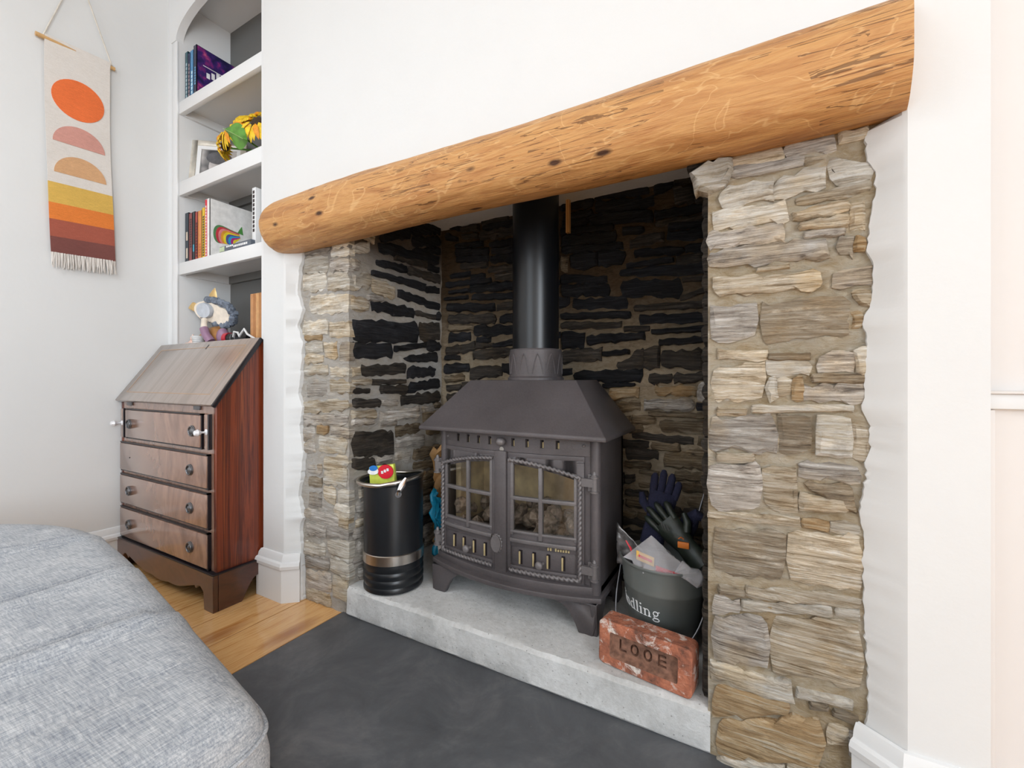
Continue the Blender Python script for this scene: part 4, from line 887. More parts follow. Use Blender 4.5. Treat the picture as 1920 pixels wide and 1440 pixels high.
# ---------------------------------------------------------------- stamped brick
M['brick_shade'] = plain('shaded_sunk_brick', (.20, .10, .065), .9, var=.5, nscale=60, bump=.6)  # shade of the sunk panel and letters, put into the colour
def brick():
    L, Hh, T = .236, .114, .064
    rnd = MB()
    # body with a rounded outline and a sunk panel, then letters cut by a boolean
    def rr(w_, h_, r, n=6):
        pts = []
        for cx, cy, a0 in ((w_-r, r, -90), (w_-r, h_-r, 0), (r, h_-r, 90), (r, r, 180)):
            for i in range(n+1): a = math.radians(a0+90*i/n); pts.append((cx+r*math.cos(a), cy+r*math.sin(a)))
        return pts
    def inset(pts, d): 
        return [(d+(x)*(L-2*d)/L, d+(z)*(Hh-2*d)/Hh) for x, z in pts]
    out = rr(L, Hh, .014); fr = inset(out, .004)
    pin = [(.032+x*(L-.064)/L, .026+z*(Hh-.052)/Hh) for x, z in rr(L, Hh, .010)]
    pin2 = [(.037+x*(L-.074)/L, .031+z*(Hh-.062)/Hh) for x, z in rr(L, Hh, .010)]
    def row(pts, y): return [(x, y+.0012*noise.noise(Vector((x*40, z*40, y*9))), z+.001*noise.noise(Vector((x*60, y*50, z*60)))) for x, z in pts]
    b = MB().ring([row(fr, T), row(out, T-.004), row(out, .004), row(fr, 0), row(pin, 0), row(pin2, .014)], True, True, True)
    body = b.build('tmp_brick', M['brick'], smooth=False)
    c = MB(); lh = .030; z0 = .042
    def bar(x0, x1, za, zb): c.box(x0, x1, .008, .025, za, zb)
    w_ = .0058
    x = .052; bar(x, x+w_, z0, z0+lh); bar(x+w_, x+.020, z0, z0+w_)                               # L
    for x in (.083, .117):                                                                         # O O
        o_ = [(x+.010+.0115*math.cos(a), z0+lh/2+lh/2*math.sin(a)) for a in [2*PI*k/16 for k in range(16)]]
        i_ = [(x+.010+.0060*math.cos(a), z0+lh/2+(lh/2-.0058)*math.sin(a)) for a in [2*PI*k/16 for k in range(16)]]
        c.ring([[(p[0], .008, p[1]) for p in o_], [(p[0], .025, p[1]) for p in o_], [(p[0], .025, p[1]) for p in i_], [(p[0], .008, p[1]) for p in i_], [(p[0], .008, p[1]) for p in o_]], True, False, False)
    x = .152; bar(x, x+w_, z0, z0+lh)                                                              # E
    for zz in (0, lh/2-w_/2, lh-w_): bar(x+w_, x+.021, z0+zz, z0+zz+w_)
    cut = c.build('tmp_cut', M['brick'])
    md = body.modifiers.new('b', 'BOOLEAN'); md.operation = 'DIFFERENCE'; md.object = cut; md.solver = 'EXACT'; md.use_self = True
    bpy.context.view_layer.update(); dg = bpy.context.evaluated_depsgraph_get()
    me = bpy.data.meshes.new_from_object(body.evaluated_get(dg))
    me.materials.append(M['brick_shade'])
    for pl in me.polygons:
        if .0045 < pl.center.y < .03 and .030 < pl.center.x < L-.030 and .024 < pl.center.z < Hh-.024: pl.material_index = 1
    bpy.data.objects.remove(body); bpy.data.objects.remove(cut)
    mw = Matrix.Translation((-.361, 1.112, .1065)) @ Matrix.Rotation(math.radians(-8.5), 4, 'Z') @ Matrix.Rotation(math.radians(-2), 4, 'X')
    me.transform(mw); me.name = 'brick'
    o = bpy.data.objects.new('stamped_brick', me); C.objects.link(o)
    md = o.modifiers.new('Bevel', 'BEVEL'); md.width = .0018; md.segments = 2; md.limit_method = 'ANGLE'; md.angle_limit = math.radians(35)
    tag(o, 'old red brick stamped LOOE standing on its long edge before the bucket', 'brick')
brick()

# ---------------------------------------------------------------- bureau desk
def bureau():
    X0, X1, YF, YB = -2.532, -1.728, .865, 1.284
    t = thing('bureau_desk', 'dark mahogany fall-front bureau with four drawers in the alcove', 'desk', ((X0+X1)/2, 1.07, 0))
    side = [(YF, .125), (YB, .125), (YB, 1.008), (1.035, 1.008), (YF, .760)]
    MB().prism(side, 0, X1-.018, X1).build('side_panel', M['mahog_side'], t, bevel=.001, bseg=1)
    MB().prism(side, 0, X0, X0+.018).build('side_panel', M['mahog_side'], t, bevel=.001, bseg=1)
    MB().box(X0+.018, X1-.018, YF+.002, YF+.02, .13, .758).build('carcass_front', M['mahog_front'], t)
    MB().box(X0+.018, X1-.018, YB-.01, YB, .13, 1.0).build('back_panel', M['mahog_dark'], t)
    MB().box(X0, X1, 1.030, YB, 1.000, 1.012).build('top', M['mahog_dark'], t, bevel=.002)
    # sloping fall with moulded dark edge
    ang = math.atan2(.250, .170); n = Vector((0, -math.sin(ang), math.cos(ang))); d = Vector((0, math.cos(ang), math.sin(ang)))
    o0 = Vector((0, YF-.006, .756)); Ls = math.hypot(.250, .170)+.006
    def slope(x0, x1, a0, a1, h0, h1, name, mat, bev=0, par=t):
        vs = []
        for x in (x0, x1):
            for a, h in ((a0, h0), (a1, h0), (a1, h1), (a0, h1)): p = o0+d*a+n*h; vs.append((x, p.y, p.z))
        return MB().add(vs, [(0, 1, 2, 3), (7, 6, 5, 4), (0, 4, 5, 1), (1, 5, 6, 2), (2, 6, 7, 3), (3, 7, 4, 0)]).build(name, mat, par, bevel=bev)
    fall = slope(X0-.003, X1+.006, -.008, Ls, .0, .016, 'fall_front', M['mahog_fall'], .004)
    slope(X1+.000, X1+.010, -.010, Ls+.002, -.004, .013, 'edge_moulding', M['edge'], .003, fall)
    inlay = plain('boxwood_inlay', (.42, .26, .15), .3)
    for a0, a1, x0, x1 in ((.035, .038, X0+.05, X1-.05), (Ls-.038, Ls-.035, X0+.05, X1-.05), (.038, Ls-.038, X0+.05, X0+.053), (.038, Ls-.038, X1-.053, X1-.05)):
        slope(x0, x1, a0, a1, .0160, .0164, 'inlay_line', inlay, 0, fall)
    slope(-2.075, -2.068, Ls-.046, Ls-.022, .016, .0168, 'keyhole', M['edge'], 0, fall)
    for x in (-2.44, -1.86):
        MB().box(x-.022, x+.022, YF-.006, YF, .735, .752).build('fall_hinge', M['steel_dull'], t, bevel=.001)
    # drawers: z0, z1, x0, x1, which pulls are present
    for z0, z1, x0, x1, lk in ((.588, .722, -2.462, -1.812, 1), (.440, .572, -2.516, -1.765, 0), (.292, .428, -2.516, -1.765, 1), (.142, .280, -2.516, -1.765, 1)):
        dr = MB().box(x0+.006, x1-.006, YF-.014, YF+.001, z0+.006, z1-.006).build('drawer', M['mahog_front'], t, bevel=.004, bseg=2)
        f = MB().box(x0, x1, YF-.006, YF+.001, z0, z0+.004).box(x0, x1, YF-.010, YF+.001, z1-.005, z1)
        f.box(x0, x0+.004, YF-.008, YF+.001, z0, z1).box(x1-.013, x1, YF-.010, YF+.001, z0, z1)
        f.build('cock_bead', M['edge'], dr)
        zc = (z0+z1)/2
        for k, x in enumerate((x0+.055 if z0 > .5 else -2.41, -1.868 if z0 > .5 else -1.884)):
            if k == 0 and not lk:
                MB().cyl((-2.41, YF-.0135, zc), (-2.41, YF-.0145, zc), .003).build('screw_hole', M['edge'], dr); continue
            h = MB().lathe([(.0215, 0), (.0215, .004), (.018, .006), (.013, .004), (.011, .006), (.006, .009), (.001, .010)], (x, YF-.014, zc), 28, (0, -1, 0))
            h = h.build('round_pull', M['steel_dull'], dr, smooth=True)
            MB().tube([(x+.0175*math.cos(a), YF-.021, zc+.0175*math.sin(a)) for a in [2*PI*k/28 for k in range(28)]], .0026, 8, closed=True).build('pull_ring', M['steel_dull'], h, smooth=True)
    crystal = plain('crystal_knob_glass', (.85, .85, .88), .1, .2)
    for x in (-2.500, -1.782):
        lp = MB().box(x-.019, x+.019, YF-.008, YF+.001, .590, .720).build('loper', M['mahog_front'], t, bevel=.003)
        MB().box(x+.012, x+.021, YF-.010, YF+.001, .590, .722).build('cock_bead', M['edge'], lp)
        m = MB().lathe([(.004, 0), (.004, .016), (.010, .022), (.013, .030), (.009, .040), (.002, .043)], (x, YF-.008, .655), 10, (0, -1, 0))
        m.lathe([(.011, 0), (.011, .002), (.005, .005)], (x, YF-.008, .655), 16, (0, -1, 0)); m.build('crystal_knob', crystal, lp, smooth=True)
    # plinth: scalloped apron and bracket feet
    px0, px1 = X0-.002, X1+.012; W = px1-px0
    def apron(q):   # q in 0..1 across the front -> underside height
        e = min(q, 1-q)*W
        if e < .062: return 0
        if e < .066: return .02
        if e < .125: return .062+.018*math.sin((e-.066)/.059*PI)
        if e < .20: return .076-.020*((e-.125)/.075)
        m_ = (e-.20)/(W/2-.20)
        return .056-.018*math.sin(m_*PI/2)-.006*abs(math.sin(m_*PI*1.5))
    poly = [(px0, .138), (px1, .138)]+[(px0+W*(1-i/120), apron(1-i/120)) for i in range(121)]
    MB().prism([(a, z) for a, z in poly], 1, YF-.018, YF).build('plinth_front', M['mahog_dark'], t, bevel=.0015, bseg=1)
    for xa, xb in ((px1-.018, px1), (px0, px0+.018)):
        D = YB-YF-.002; pts = []
        for i in range(61):
            q = 1-i/60; e = min(q, 1-q)*D; z = 0 if e < .085 else (.080*math.sin(min(1, (e-.085)/.06)*PI/2)) ; pts.append((YF+.001+D*q, z))
        MB().prism([(YF+.001, .138), (YF+.001+D, .138)]+pts, 0, xa, xb).build('plinth_side', M['mahog_dark'], t, bevel=.001, bseg=1)
    MB().box(px0, px1+.002, YF-.020, YB, .134, .140).build('plinth_moulding', M['edge'], t, bevel=.0015)
bureau()

# ---------------------------------------------------------------- alcove shelving
SY, BK = 1.052, 1.290
def shelving():
    t = thing('alcove_shelving', 'white painted arched alcove shelving unit above the bureau', 'shelving', (-2.1, 1.17, 1.012))
    P = M['paint']
    MB().box(LX, -2.44, SY, SY+.02, 1.013, 2.49).build('stile', P, t)
    MB().box(-1.762, -1.712, SY, SY+.02, 1.013, 2.49).build('stile', P, t)
    MB().box(-2.486, -2.438, SY-.010, SY, 1.013, 2.49).build('edge_trim', P, t, bevel=.003)
    n = 40; arc = [(-2.101-.339*math.cos(PI*i/n), 2.49+.128*math.sin(PI*i/n)) for i in range(n+1)]
    b = MB()
    for (xa, za), (xb, zb) in zip(arc, arc[1:]): b.prism([(xa, za), (xb, zb), (xb, CZ), (xa, CZ)], 1, SY, SY+.02)
    b.box(LX, -2.44, SY, SY+.02, 2.49, CZ).box(-1.762, -1.712, SY, SY+.02, 2.49, CZ); b.build('arch_board', P, t)
    b = MB()
    rings = []
    for i in range(n+1):
        a = PI*i/n; x, z = -2.101-.339*math.cos(a), 2.49+.128*math.sin(a); nx, nz = -math.cos(a)*.128, math.sin(a)*.339; L = math.hypot(nx, nz); nx /= L; nz /= L
        w_ = .046
        rings.append([(x, SY, z), (x+nx*w_, SY, z+nz*w_), (x+nx*w_, SY-.012, z+nz*w_), (x, SY-.012, z)])
    MB().ring(rings).build('arch_trim', P, t, smooth=True, angle=30)
    MB().box(-2.452, -2.44, SY+.02, BK, 1.013, 2.72).build('side_panel', P, t)
    MB().box(-1.762, -1.75, SY+.02, BK, 1.013, 2.72).build('side_panel', P, t)
    MB().box(-2.44, -1.762, BK, BK+.012, 1.013, 2.72).build('back_panel', M['greyback'], t)
    MB().box(-2.44, -1.762, SY+.02, BK, 2.695, 2.707).build('head_panel', P, t)
    for z0, z1 in ((1.358, 1.415), (1.742, 1.808), (2.138, 2.196)):
        MB().box(-2.4395, -1.7625, SY, SY+.022, z0, z1).build('shelf_edge', P, t, bevel=.002)
        MB().box(-2.4395, -1.7625, SY+.022, BK, z1-.022, z1).build('shelf', P, t)
        MB().box(-2.4395, -2.424, SY+.022, BK, z1-.060, z1-.022).build('shelf_batten', P, t)
        MB().box(-2.424, -1.7625, BK-.016, BK, z1-.060, z1-.022).build('shelf_batten', M['greyback'], t)
shelving()
S3, S2, S1, S0 = 1.415, 1.808, 2.196, 1.012
def book(x0, x1, z0, z1, y0, y1, col, label, group, marks=(), mcol=(.8, .8, .8), cover=None):
    """upright book, spine to the front; cover faces +x"""
    t = thing('book', label, 'book', ((x0+x1)/2, (y0+y1)/2, z0), group)
    cm = plain('cover_'+group.replace(' ', '_'), col, .35, var=.10)
    b = MB().box(x0, x1, y0, y0+.003, z0, z1).box(x0, x0+.0018, y0, y1, z0, z1).box(x1-.0018, x1, y0, y1, z0, z1)
    cv = b.build('cover', cm, t)
    MB().box(x0+.0018, x1-.0018, y0+.004, y1-.004, z0+.003, z1-.003).build('pages', M['canvas'], t)
    mk = plain('spine_print', mcol, .4) if marks else None
    for a, c_ in marks:
        MB().box(x0+(x1-x0)*.28, x0+(x1-x0)*.72, y0-.0006, y0, z0+(z1-z0)*a, z0+(z1-z0)*c_).build('spine_lettering', mk, cv)
    return t, cv
dash = lambda a, b, n: [(a+(b-a)*i/n, a+(b-a)*(i+.72)/n) for i in range(n)]
g3 = 'books on the lowest shelf'; y0 = 1.072
book(-2.424, -2.390, S3, 1.660, y0, 1.25, (.018, .03, .045), 'tall black book with pale photo spine, leftmost on the lowest shelf', g3, [(.1, .3), (.45, .62)], (.6, .5, .4))
book(-2.388, -2.358, S3, 1.652, y0, 1.24, (.22, .045, .045), 'dark red paperback beside the tall black book, lowest shelf', g3, dash(.3, .9, 12), (.03, .02, .02))
book(-2.356, -2.332, S3, 1.654, y0, 1.24, (.010, .012, .018), 'thin black book with blue mark between the two dark red books', g3, [(.2, .34)], (.05, .35, .5))
book(-2.330, -2.306, S3, 1.648, y0, 1.24, (.32, .03, .02), 'crimson and black lettered book beside the orange book', g3, dash(.08, .8, 12), (.02, .01, .01))
book(-2.304, -2.270, S3, 1.648, y0, 1.24, (.70, .26, .06), 'amber orange book with faded spine on the lowest shelf', g3, dash(.08, .35, 5), (.5, .12, .03))
book(-2.268, -2.240, S3, 1.656, y0, 1.24, (.75, .50, .02), 'bright yellow book with dark lettering on the lowest shelf', g3, dash(.06, .85, 16), (.06, .04, .02))
tb, cv = book(-2.238, -2.200, S3, 1.690, y0, 1.272, (.83, .82, .80), 'large white cookery book with red spine and rainbow swirl cover', g3)
MB().box(-2.238, -2.222, y0-.001, y0, S3+.002, 1.688).build('spine_lettering', plain('red_spine', (.60, .01, .03), .4), cv)
for a, c_ in dash(.05, .92, 17): MB().box(-2.2335, -2.2265, y0-.0016, y0-.001, S3+.27*a, S3+.27*c_).build('spine_lettering', M['white_ink'], cv)
# rainbow swirl emblem on the cover: nested loops tapering to a knot at the right
cols = [(.10, .25, .10), (.55, .04, .06), (.75, .25, .25), (.80, .35, .04), (.85, .70, .04), (.10, .10, .30), (.03, .35, .60), (.45, .03, .20), (.85, .68, .04), (.80, .80, .80)]
def swirl(s_):
    pts = []
    cy, cz = 1.205, S3+.130
    for i in range(40):
        a = math.radians(10+345*i/39); q = (1+math.cos(a))/2
        pts.append((cy-.118*s_*(1-q)**.8+.006*(1-s_), cz-.03*(1-s_)-.012+ (.062*s_)*math.sin(a)*(1-.82*q)+.030*(q**2)))
    return pts
for i, c_ in enumerate(cols):
    s_ = 1-.088*i
    MB().prism(swirl(s_), 0, -2.2, -2.1996+.00025*i).build('cover_emblem', plain('emblem_ink', c_, .4), cv)
MB().prism([(1.196, S3+.15), (1.222, S3+.145), (1.215, S3+.185), (1.203, S3+.165)], 0, -2.2, -2.1975).build('cover_emblem', plain('emblem_green', (.08, .28, .06), .4), cv)
# flat case in front of it, white box, and upright book at the right
t = thing('book', 'slate grey book lying flat with white spine lettering before white book', 'book', (-1.96, 1.12, S3), g3)
cv = MB().box(-2.085, -1.845, 1.056, 1.20, S3, S3+.026).build('cover', plain('slate_cover', (.10, .12, .15), .4), t, bevel=.0015)
x = -2.030
for i, wd in enumerate((12, 9, 11, 8, 6, 11, 9, 12, 10, 8, 11, 9)):
    MB().box(x, x+wd/1000, 1.0552, 1.056, S3+.009+(0 if i > 3 else .007), S3+.018+(0 if i > 3 else .005)).build('spine_lettering', M['white_ink'], cv); x += wd/1000+.004
MB().box(-2.083, -2.045, 1.0552, 1.056, S3+.003, S3+.023).build('spine_label', plain('green_white_label', (.5, .6, .4), .4), cv)
t = thing('book', 'white-covered upright book with black vertical lettering beside the stile', 'book', (-1.90, 1.14, S3), g3)
cv = MB().box(-1.868, -1.842, 1.075, 1.22, S3, 1.665).build('cover', M['paint'], t, bevel=.001)
for a, c_ in dash(.25, .97, 10): MB().box(-1.862, -1.850, 1.0742, 1.075, S3+.25*a, S3+.25*c_).build('spine_lettering', M['edge'], cv)
o = MB().box(-1.935, -1.875, 1.16, 1.27, S3, S3+.065).build('box', plain('cream_card', (.62, .56, .5), .5), bevel=.001); tag(o, 'small cream box at the back between the rainbow book and the stile', 'box')
MB().box(-1.9352, -1.8748, 1.1595, 1.27, S3+.055, S3+.062).build('lid_edge', M['edge'], o)
# top shelf
g1 = 'books on the top shelf'
book(-2.424, -2.398, S1, 2.442, y0, 1.24, (.02, .09, .12), 'dark teal book, leftmost on the top shelf', g1, dash(.1, .8, 9), (.35, .45, .5))
book(-2.396, -2.378, S1, 2.428, y0, 1.22, (.02, .025, .09), 'thin navy book with pale lettering on the top shelf', g1, dash(.1, .8, 9), (.45, .35, .35))
book(-2.376, -2.346, S1, 2.432, y0, 1.22, (.05, .22, .45), 'sky blue book between the navy and black books', g1, dash(.12, .6, 6), (.5, .7, .8))
tb, cv = book(-2.344, -2.318, S1, 2.446, y0, 1.245, (.012, .014, .05), 'midnight blue and purple illustrated book, rightmost on the top shelf', g1, dash(.25, .6, 7), (.1, .3, .5))
pur = N('nebula_cover'); pv = pur.coord(); pur.color(pur.ramp(pur.noise(pv, 22, 4), ((.35, (.008, .008, .05)), (.5, (.04, .015, .14)), (.6, (.22, .02, .16)), (.7, (.55, .12, .22))))); pur = pur.set(rough=.35)
MB().box(-2.318, -2.3172, y0+.004, 1.244, S1+.004, 2.443).build('cover_art', pur, cv)
for i in range(5):
    MB().box(-2.3172, -2.3165, 1.115+.022*i, 1.130+.022*i, S1+.115+.006*(i % 2), S1+.140+.012*(i % 3)).build('cover_lettering', M['white_ink'], cv)
MB().box(-2.3172, -2.3165, 1.10, 1.20, S1+.165, S1+.168).build('cover_lettering', M['white_ink'], cv)
# middle shelf: picture frame
def frame():
    t = thing('picture_frame', 'silver-edged white picture frame with a grey portrait photo leaning back', 'picture frame', (-2.33, 1.14, S2))
    mw = Matrix.Translation((-2.412, 1.078, S2)) @ Matrix.Rotation(math.radians(38), 4, 'Z') @ Matrix.Rotation(math.radians(-9), 4, 'X')
    W, H = .250, .235; f = MB()
    f.box(0, .026, 0, .020, 0, H).box(W-.026, W, 0, .020, 0, H).box(.026, W-.026, 0, .020, 0, .026).box(.026, W-.026, 0, .020, H-.026, H)
    f.xf(mw).build('frame', plain('champagne_silver', (.66, .62, .54), .35, .35), t, bevel=.002)
    f = MB(); f.box(.026, .044, .004, .016, .026, H-.026).box(W-.044, W-.026, .004, .016, .026, H-.026).box(.044, W-.044, .004, .016, .026, .044).box(.044, W-.044, .004, .016, H-.044, H-.026)
    f.xf(mw).build('mount', M['paint'], t)
    ph = N('grey_portrait'); v = ph.coord(); a = ph.noise(v, 9, 2); ph.color(ph.ramp(a, ((.35, (.05, .05, .055)), (.5, (.25, .24, .24)), (.62, (.50, .47, .45))))); ph = ph.set(rough=.15)
    p = MB().box(.044, W-.044, .010, .014, .044, H-.044).xf(mw).build('photo', ph, t)
    # soft head shape on the print
    MB().prism([(.135+.055*math.cos(a), .105+.068*math.sin(a)) for a in [2*PI*k/28 for k in range(28)]], 1, .0093, .010).xf(mw).build('photo_figure', plain('grey_tone', (.42, .39, .38), .2, var=.3, nscale=22), p)
    MB().prism([(.125+.058*math.cos(a), .150+.034*math.sin(a)) for a in [2*PI*k/28 for k in range(28)]], 1, .0088, .0093).xf(mw).build('photo_figure', plain('dark_tone', (.10, .10, .11), .2, var=.3, nscale=22), p)
frame()
# sunflowers in a small dark pot
def sunflowers():
    t = thing('sunflower_bunch', 'bright yellow artificial sunflowers with a green leaf on the middle shelf', 'flowers', (-1.97, 1.16, S2))
    yel = plain('sunflower_petal', (.86, .52, .012), .55, var=.3, nscale=70); ora = plain('sunflower_petal_deep', (.85, .30, .01), .55, var=.3, nscale=60)
    brown = plain('seed_head', (.05, .03, .015), .9, bump=.6, nscale=200); grn = plain('leaf_green', (.10, .28, .035), .5, var=.25, nscale=30)
    MB().lathe([(.030, 0), (.040, .012), (.036, .07), (.040, .072), (.036, .075), (.02, .02)], (-1.90, 1.20, S2), 28).build('pot', M['steel_dull'], t, smooth=True)
    def head(c, nrm, r, droop):
        c = Vector(c); nz = Vector(nrm).normalized(); ux = nz.orthogonal().normalized(); uy = nz.cross(ux)
        h = MB().lathe([(.001, .012), (r*.25, .010), (r*.36, 0), (r*.3, -.012), (.004, -.02)], c, 20, nz).build('flower_head', brown, t, smooth=True)
        for k in range(30):
            a = 2*PI*k/30*1.0+R.uniform(-.08, .08); d = ux*math.cos(a)+uy*math.sin(a); s = nz.cross(d); L = r*R.uniform(.78, 1.05); ly = (k % 3)*.004
            pts = []
            for q, wd in ((.25, .35), (.5, 1.0), (.78, .8), (1.0, .08)):
                p = c+d*(r*.25+L*(q-.1))+nz*(ly+.010*math.sin(q*PI)-droop*q*q*r)
                wv = s*(r*.155*wd); pts.append([tuple(p-wv), tuple(p+nz*.004), tuple(p+wv), tuple(p-nz*.0015)])
            MB().ring(pts).build('petal', ora if k % 5 == 0 else yel, h, smooth=True)
    head((-2.065, 1.105, S2+.185), (-.15, -.75, .45), .098, .35)
    head((-1.895, 1.115, S2+.165), (.3, -.7, .35), .085, .3)
    head((-2.160, 1.115, S2+.130), (-.65, -.55, .05), .060, .2)
    for a in ((-2.065, 1.12, S2+.17), (-1.895, 1.13, S2+.15), (-2.11, 1.12, S2+.11)):
        MB().tube([(-1.90, 1.20, S2+.03), ((a[0]-1.90)/2, 1.18, S2+.10), a], .004, 8).build('stem', grn, t, smooth=True)
    rings = []                                           # big leaf
    for i in range(13):
        q = i/12; wd = .058*math.sin(PI*min(1, q*1.02))**.75*(1-.25*q)+.0006
        c = Vector((-2.045+.15*q, 1.060+.010*math.sin(q*3), S2+.150-.085*q)); up = Vector((.35, -.12, .93)).normalized()
        rings.append([tuple(c+up*wd+Vector((0, .010, 0))), tuple(c+Vector((0, -.006, 0))), tuple(c-up*wd+Vector((0, .012, 0))), tuple(c+Vector((0, -.0035, 0)))])
    lf = MB().ring(rings).build('leaf', grn, t, smooth=True)
    MB().tube([(-2.05, 1.053, S2+.152), (-1.97, 1.058, S2+.107), (-1.90, 1.055, S2+.066)], .0016, 6).build('leaf_vein', plain('pale_vein', (.28, .42, .14), .5), lf)
sunflowers()

# ---------------------------------------------------------------- things on top of the bureau
def figurine():
    t = thing('wooden_bust', 'ornamental wooden bust with lilac arm, curly grey hair and gold pointed ears', 'figurine', (-2.25, 1.13, S0))
    wood = plain('tan_wood', (.36, .17, .055), .4, var=.15); gold = plain('gilt', (.72, .50, .22), .3, .5); cream = plain('cream_glaze', (.80, .71, .60), .3)
    lil = plain('lilac_glaze', (.30, .17, .26), .35); hair = plain('grey_blue_curls', (.16, .19, .24), .6, var=.3, nscale=70, bump=.5)
    # shoulders and neck, swept section
    cs = [((-2.432, 1.12, S0+.012), .012, .012), ((-2.40, 1.12, S0+.022), .022, .022), ((-2.345, 1.122, S0+.034), .030, .036), ((-2.29, 1.125, S0+.044), .034, .046), ((-2.235, 1.125, S0+.046), .034, .048), ((-2.185, 1.125, S0+.030), .028, .032), ((-2.170, 1.125, S0+.016), .014, .016)]
    rings = [[(c[0]+.0, c[1]+ry*math.cos(a), max(S0+.0005, c[2]+rz*math.sin(a))) for a in [2*PI*k/20 for k in range(20)]] for c, ry, rz in cs]
    MB().ring(rings).build('shoulders', wood, t, smooth=True)
    MB().tube([(-2.245, 1.140, S0+.070), (-2.240, 1.150, S0+.10), (-2.235, 1.155, S0+.13)], [.034, .019, .019], 18).build('neck', wood, t, smooth=True)
    # tilted head disc
    hc = Vector((-2.272, 1.115, 1.172)); nn = Vector((.25, -.93, -.10)).normalized(); ux = Vector((.93, .30, -.26)).normalized(); ux = (ux-nn*ux.dot(nn)).normalized(); uz = ux.cross(nn)
    if uz.z < 0: uz = -uz
    def disc_(cx, cz, rx, rz, d0, d1, name, mat, par=t, nz_=0):
        rg = []
        for q, dd in ((.96, d0), (1, (d0+d1)/2), (.92, d1)):
            rg.append([tuple(hc+ux*(cx+rx*q*math.cos(a))+uz*(cz+rz*q*math.sin(a))+nn*dd) for a in [2*PI*k/40 for k in range(40)]])
        return MB().ring(rg).build(name, mat, par, smooth=True, angle=60)
    disc_(-.012, 0, .094, .052, -.03, .006, 'head', cream)
    disc_(.070, -.004, .050, .044, -.022, .012, 'face', cream)
    for k in range(34):
        a = math.radians(115-205*k/33); rx, rz = .118, .062; r_ = R.uniform(.014, .018)
        p = hc+ux*(.020+rx*math.cos(a)*.92)+uz*(.004+rz*math.sin(a)*.92)+nn*R.uniform(-.014, .006)
        MB().ball(p, r_, 9, nz=.5, seed=k).build('curl', hair, t, smooth=True)
    for k in range(20):
        a = math.radians(105-195*k/19); p = hc+ux*(.020+.092*math.cos(a))+uz*(.002+.048*math.sin(a))-nn*.012
        MB().ball(p, .017, 8, nz=.4, seed=k+50).build('curl', hair, t, smooth=True)
    disc_(-.022, .004, .044, .037, .006, .026, 'bubble', plain('pearl_bubble', (.50, .53, .58), .08))
    eye = plain('ink', (.16, .13, .15), .5)
    for i in range(4):
        MB().tube([tuple(hc+ux*(-.05+.016*i+q*.012)+uz*(-.036-.003*i+.003*math.sin(q*9))+nn*.010) for q in (0, .5, 1)], .0018, 6).build('lettering', eye, t)
    def ear(bx, bz, dx, dz, L, wd):
        dv = (ux*dx+uz*dz).normalized(); sv = dv.cross(nn); base = hc+ux*bx+uz*bz; rg = []
        for q, ww in ((0, .55), (.25, .95), (.45, 1), (.75, .55), (1, .03)):
            c = base+dv*L*q-nn*.006
            rg.append([tuple(c+sv*wd*ww*math.cos(a)+nn*.006*ww*math.sin(a)) for a in [2*PI*k/14 for k in range(14)]])
        MB().ring(rg).build('ear', gold, t, smooth=True, angle=70)
    ear(-.012, .046, .12, 1, .074, .024); ear(-.095, .010, -1, -.42, .056, .022)
    # raised forearm in a lilac sleeve
    MB().tube([(-2.272, 1.085, 1.135), (-2.262, 1.078, 1.115), (-2.248, 1.072, 1.088)], [.013, .012, .015], 14).build('wrist', cream, t, smooth=True)
    MB().tube([(-2.250, 1.072, 1.090), (-2.232, 1.072, 1.06), (-2.205, 1.08, 1.026)], [.018, .018, .020], 16).build('sleeve', lil, t, smooth=True)
    MB().ball((-2.172, 1.115, S0+.040), (.030, .026, .040), 18).build('sleeve_shoulder', lil, t, smooth=True)
figurine()
t = MB().lathe([(.018, 0), (.020, .002), (.027, .044), (.028, .045), (.025, .045), (.018, .006), (.002, .005)], (-2.300, 1.072, S0), 28).build('ramekin', M['paint'], smooth=True, angle=50)
tag(t, 'small white ribbed pot before the wooden bust on the bureau', 'pot')
for k in range(4): MB().lathe([(.0222+.0016*k, .010+.008*k), (.0236+.0016*k, .012+.008*k), (.0226+.0016*k, .014+.008*k)], (-2.300, 1.072, S0), 24, cap0=False, cap1=False).build('rib', M['paint'], t, smooth=True)
pk_ = plain('blush_ceramic', (.80, .55, .46), .4)
m = MB().ball((-2.355, 1.070, S0+.014), (.017, .014, .014), 12).ball((-2.349, 1.070, S0+.034), (.010, .010, .013), 12).tube([(-2.349, 1.07, S0+.043), (-2.345, 1.07, S0+.055)], [.007, .002], 8)
tag(m.build('ornament', pk_, smooth=True), 'tiny blush pink ornament left of the white ribbed pot', 'ornament')
m = MB().box(-2.405, -2.373, 1.062, 1.082, S0, S0+.017)
tag(m.build('small_box', pk_, bevel=.003), 'tiny pale pink box at the far left on the bureau', 'box')
def torch():
    t = thing('torch', 'black handheld torch with red end lying on the bureau', 'torch', (-2.06, 1.12, S0))
    MB().cyl((-2.085, 1.10, S0+.026), (-1.96, 1.115, S0+.020), .023, .018, 24).build('body', M['flue'], t, smooth=True, angle=40)
    MB().cyl((-2.108, 1.097, S0+.027), (-2.083, 1.10, S0+.026), .025, .026, 24).build('end_cap', plain('red_cap', (.50, .02, .04), .35), t, smooth=True, angle=40)
    for x in (-2.055, -2.02): MB().cyl((x, 1.104, S0+.0245), (x+.006, 1.105, S0+.0243), .0245, n=24).build('grip_ring', M['steel_dull'], t, smooth=True)
torch()
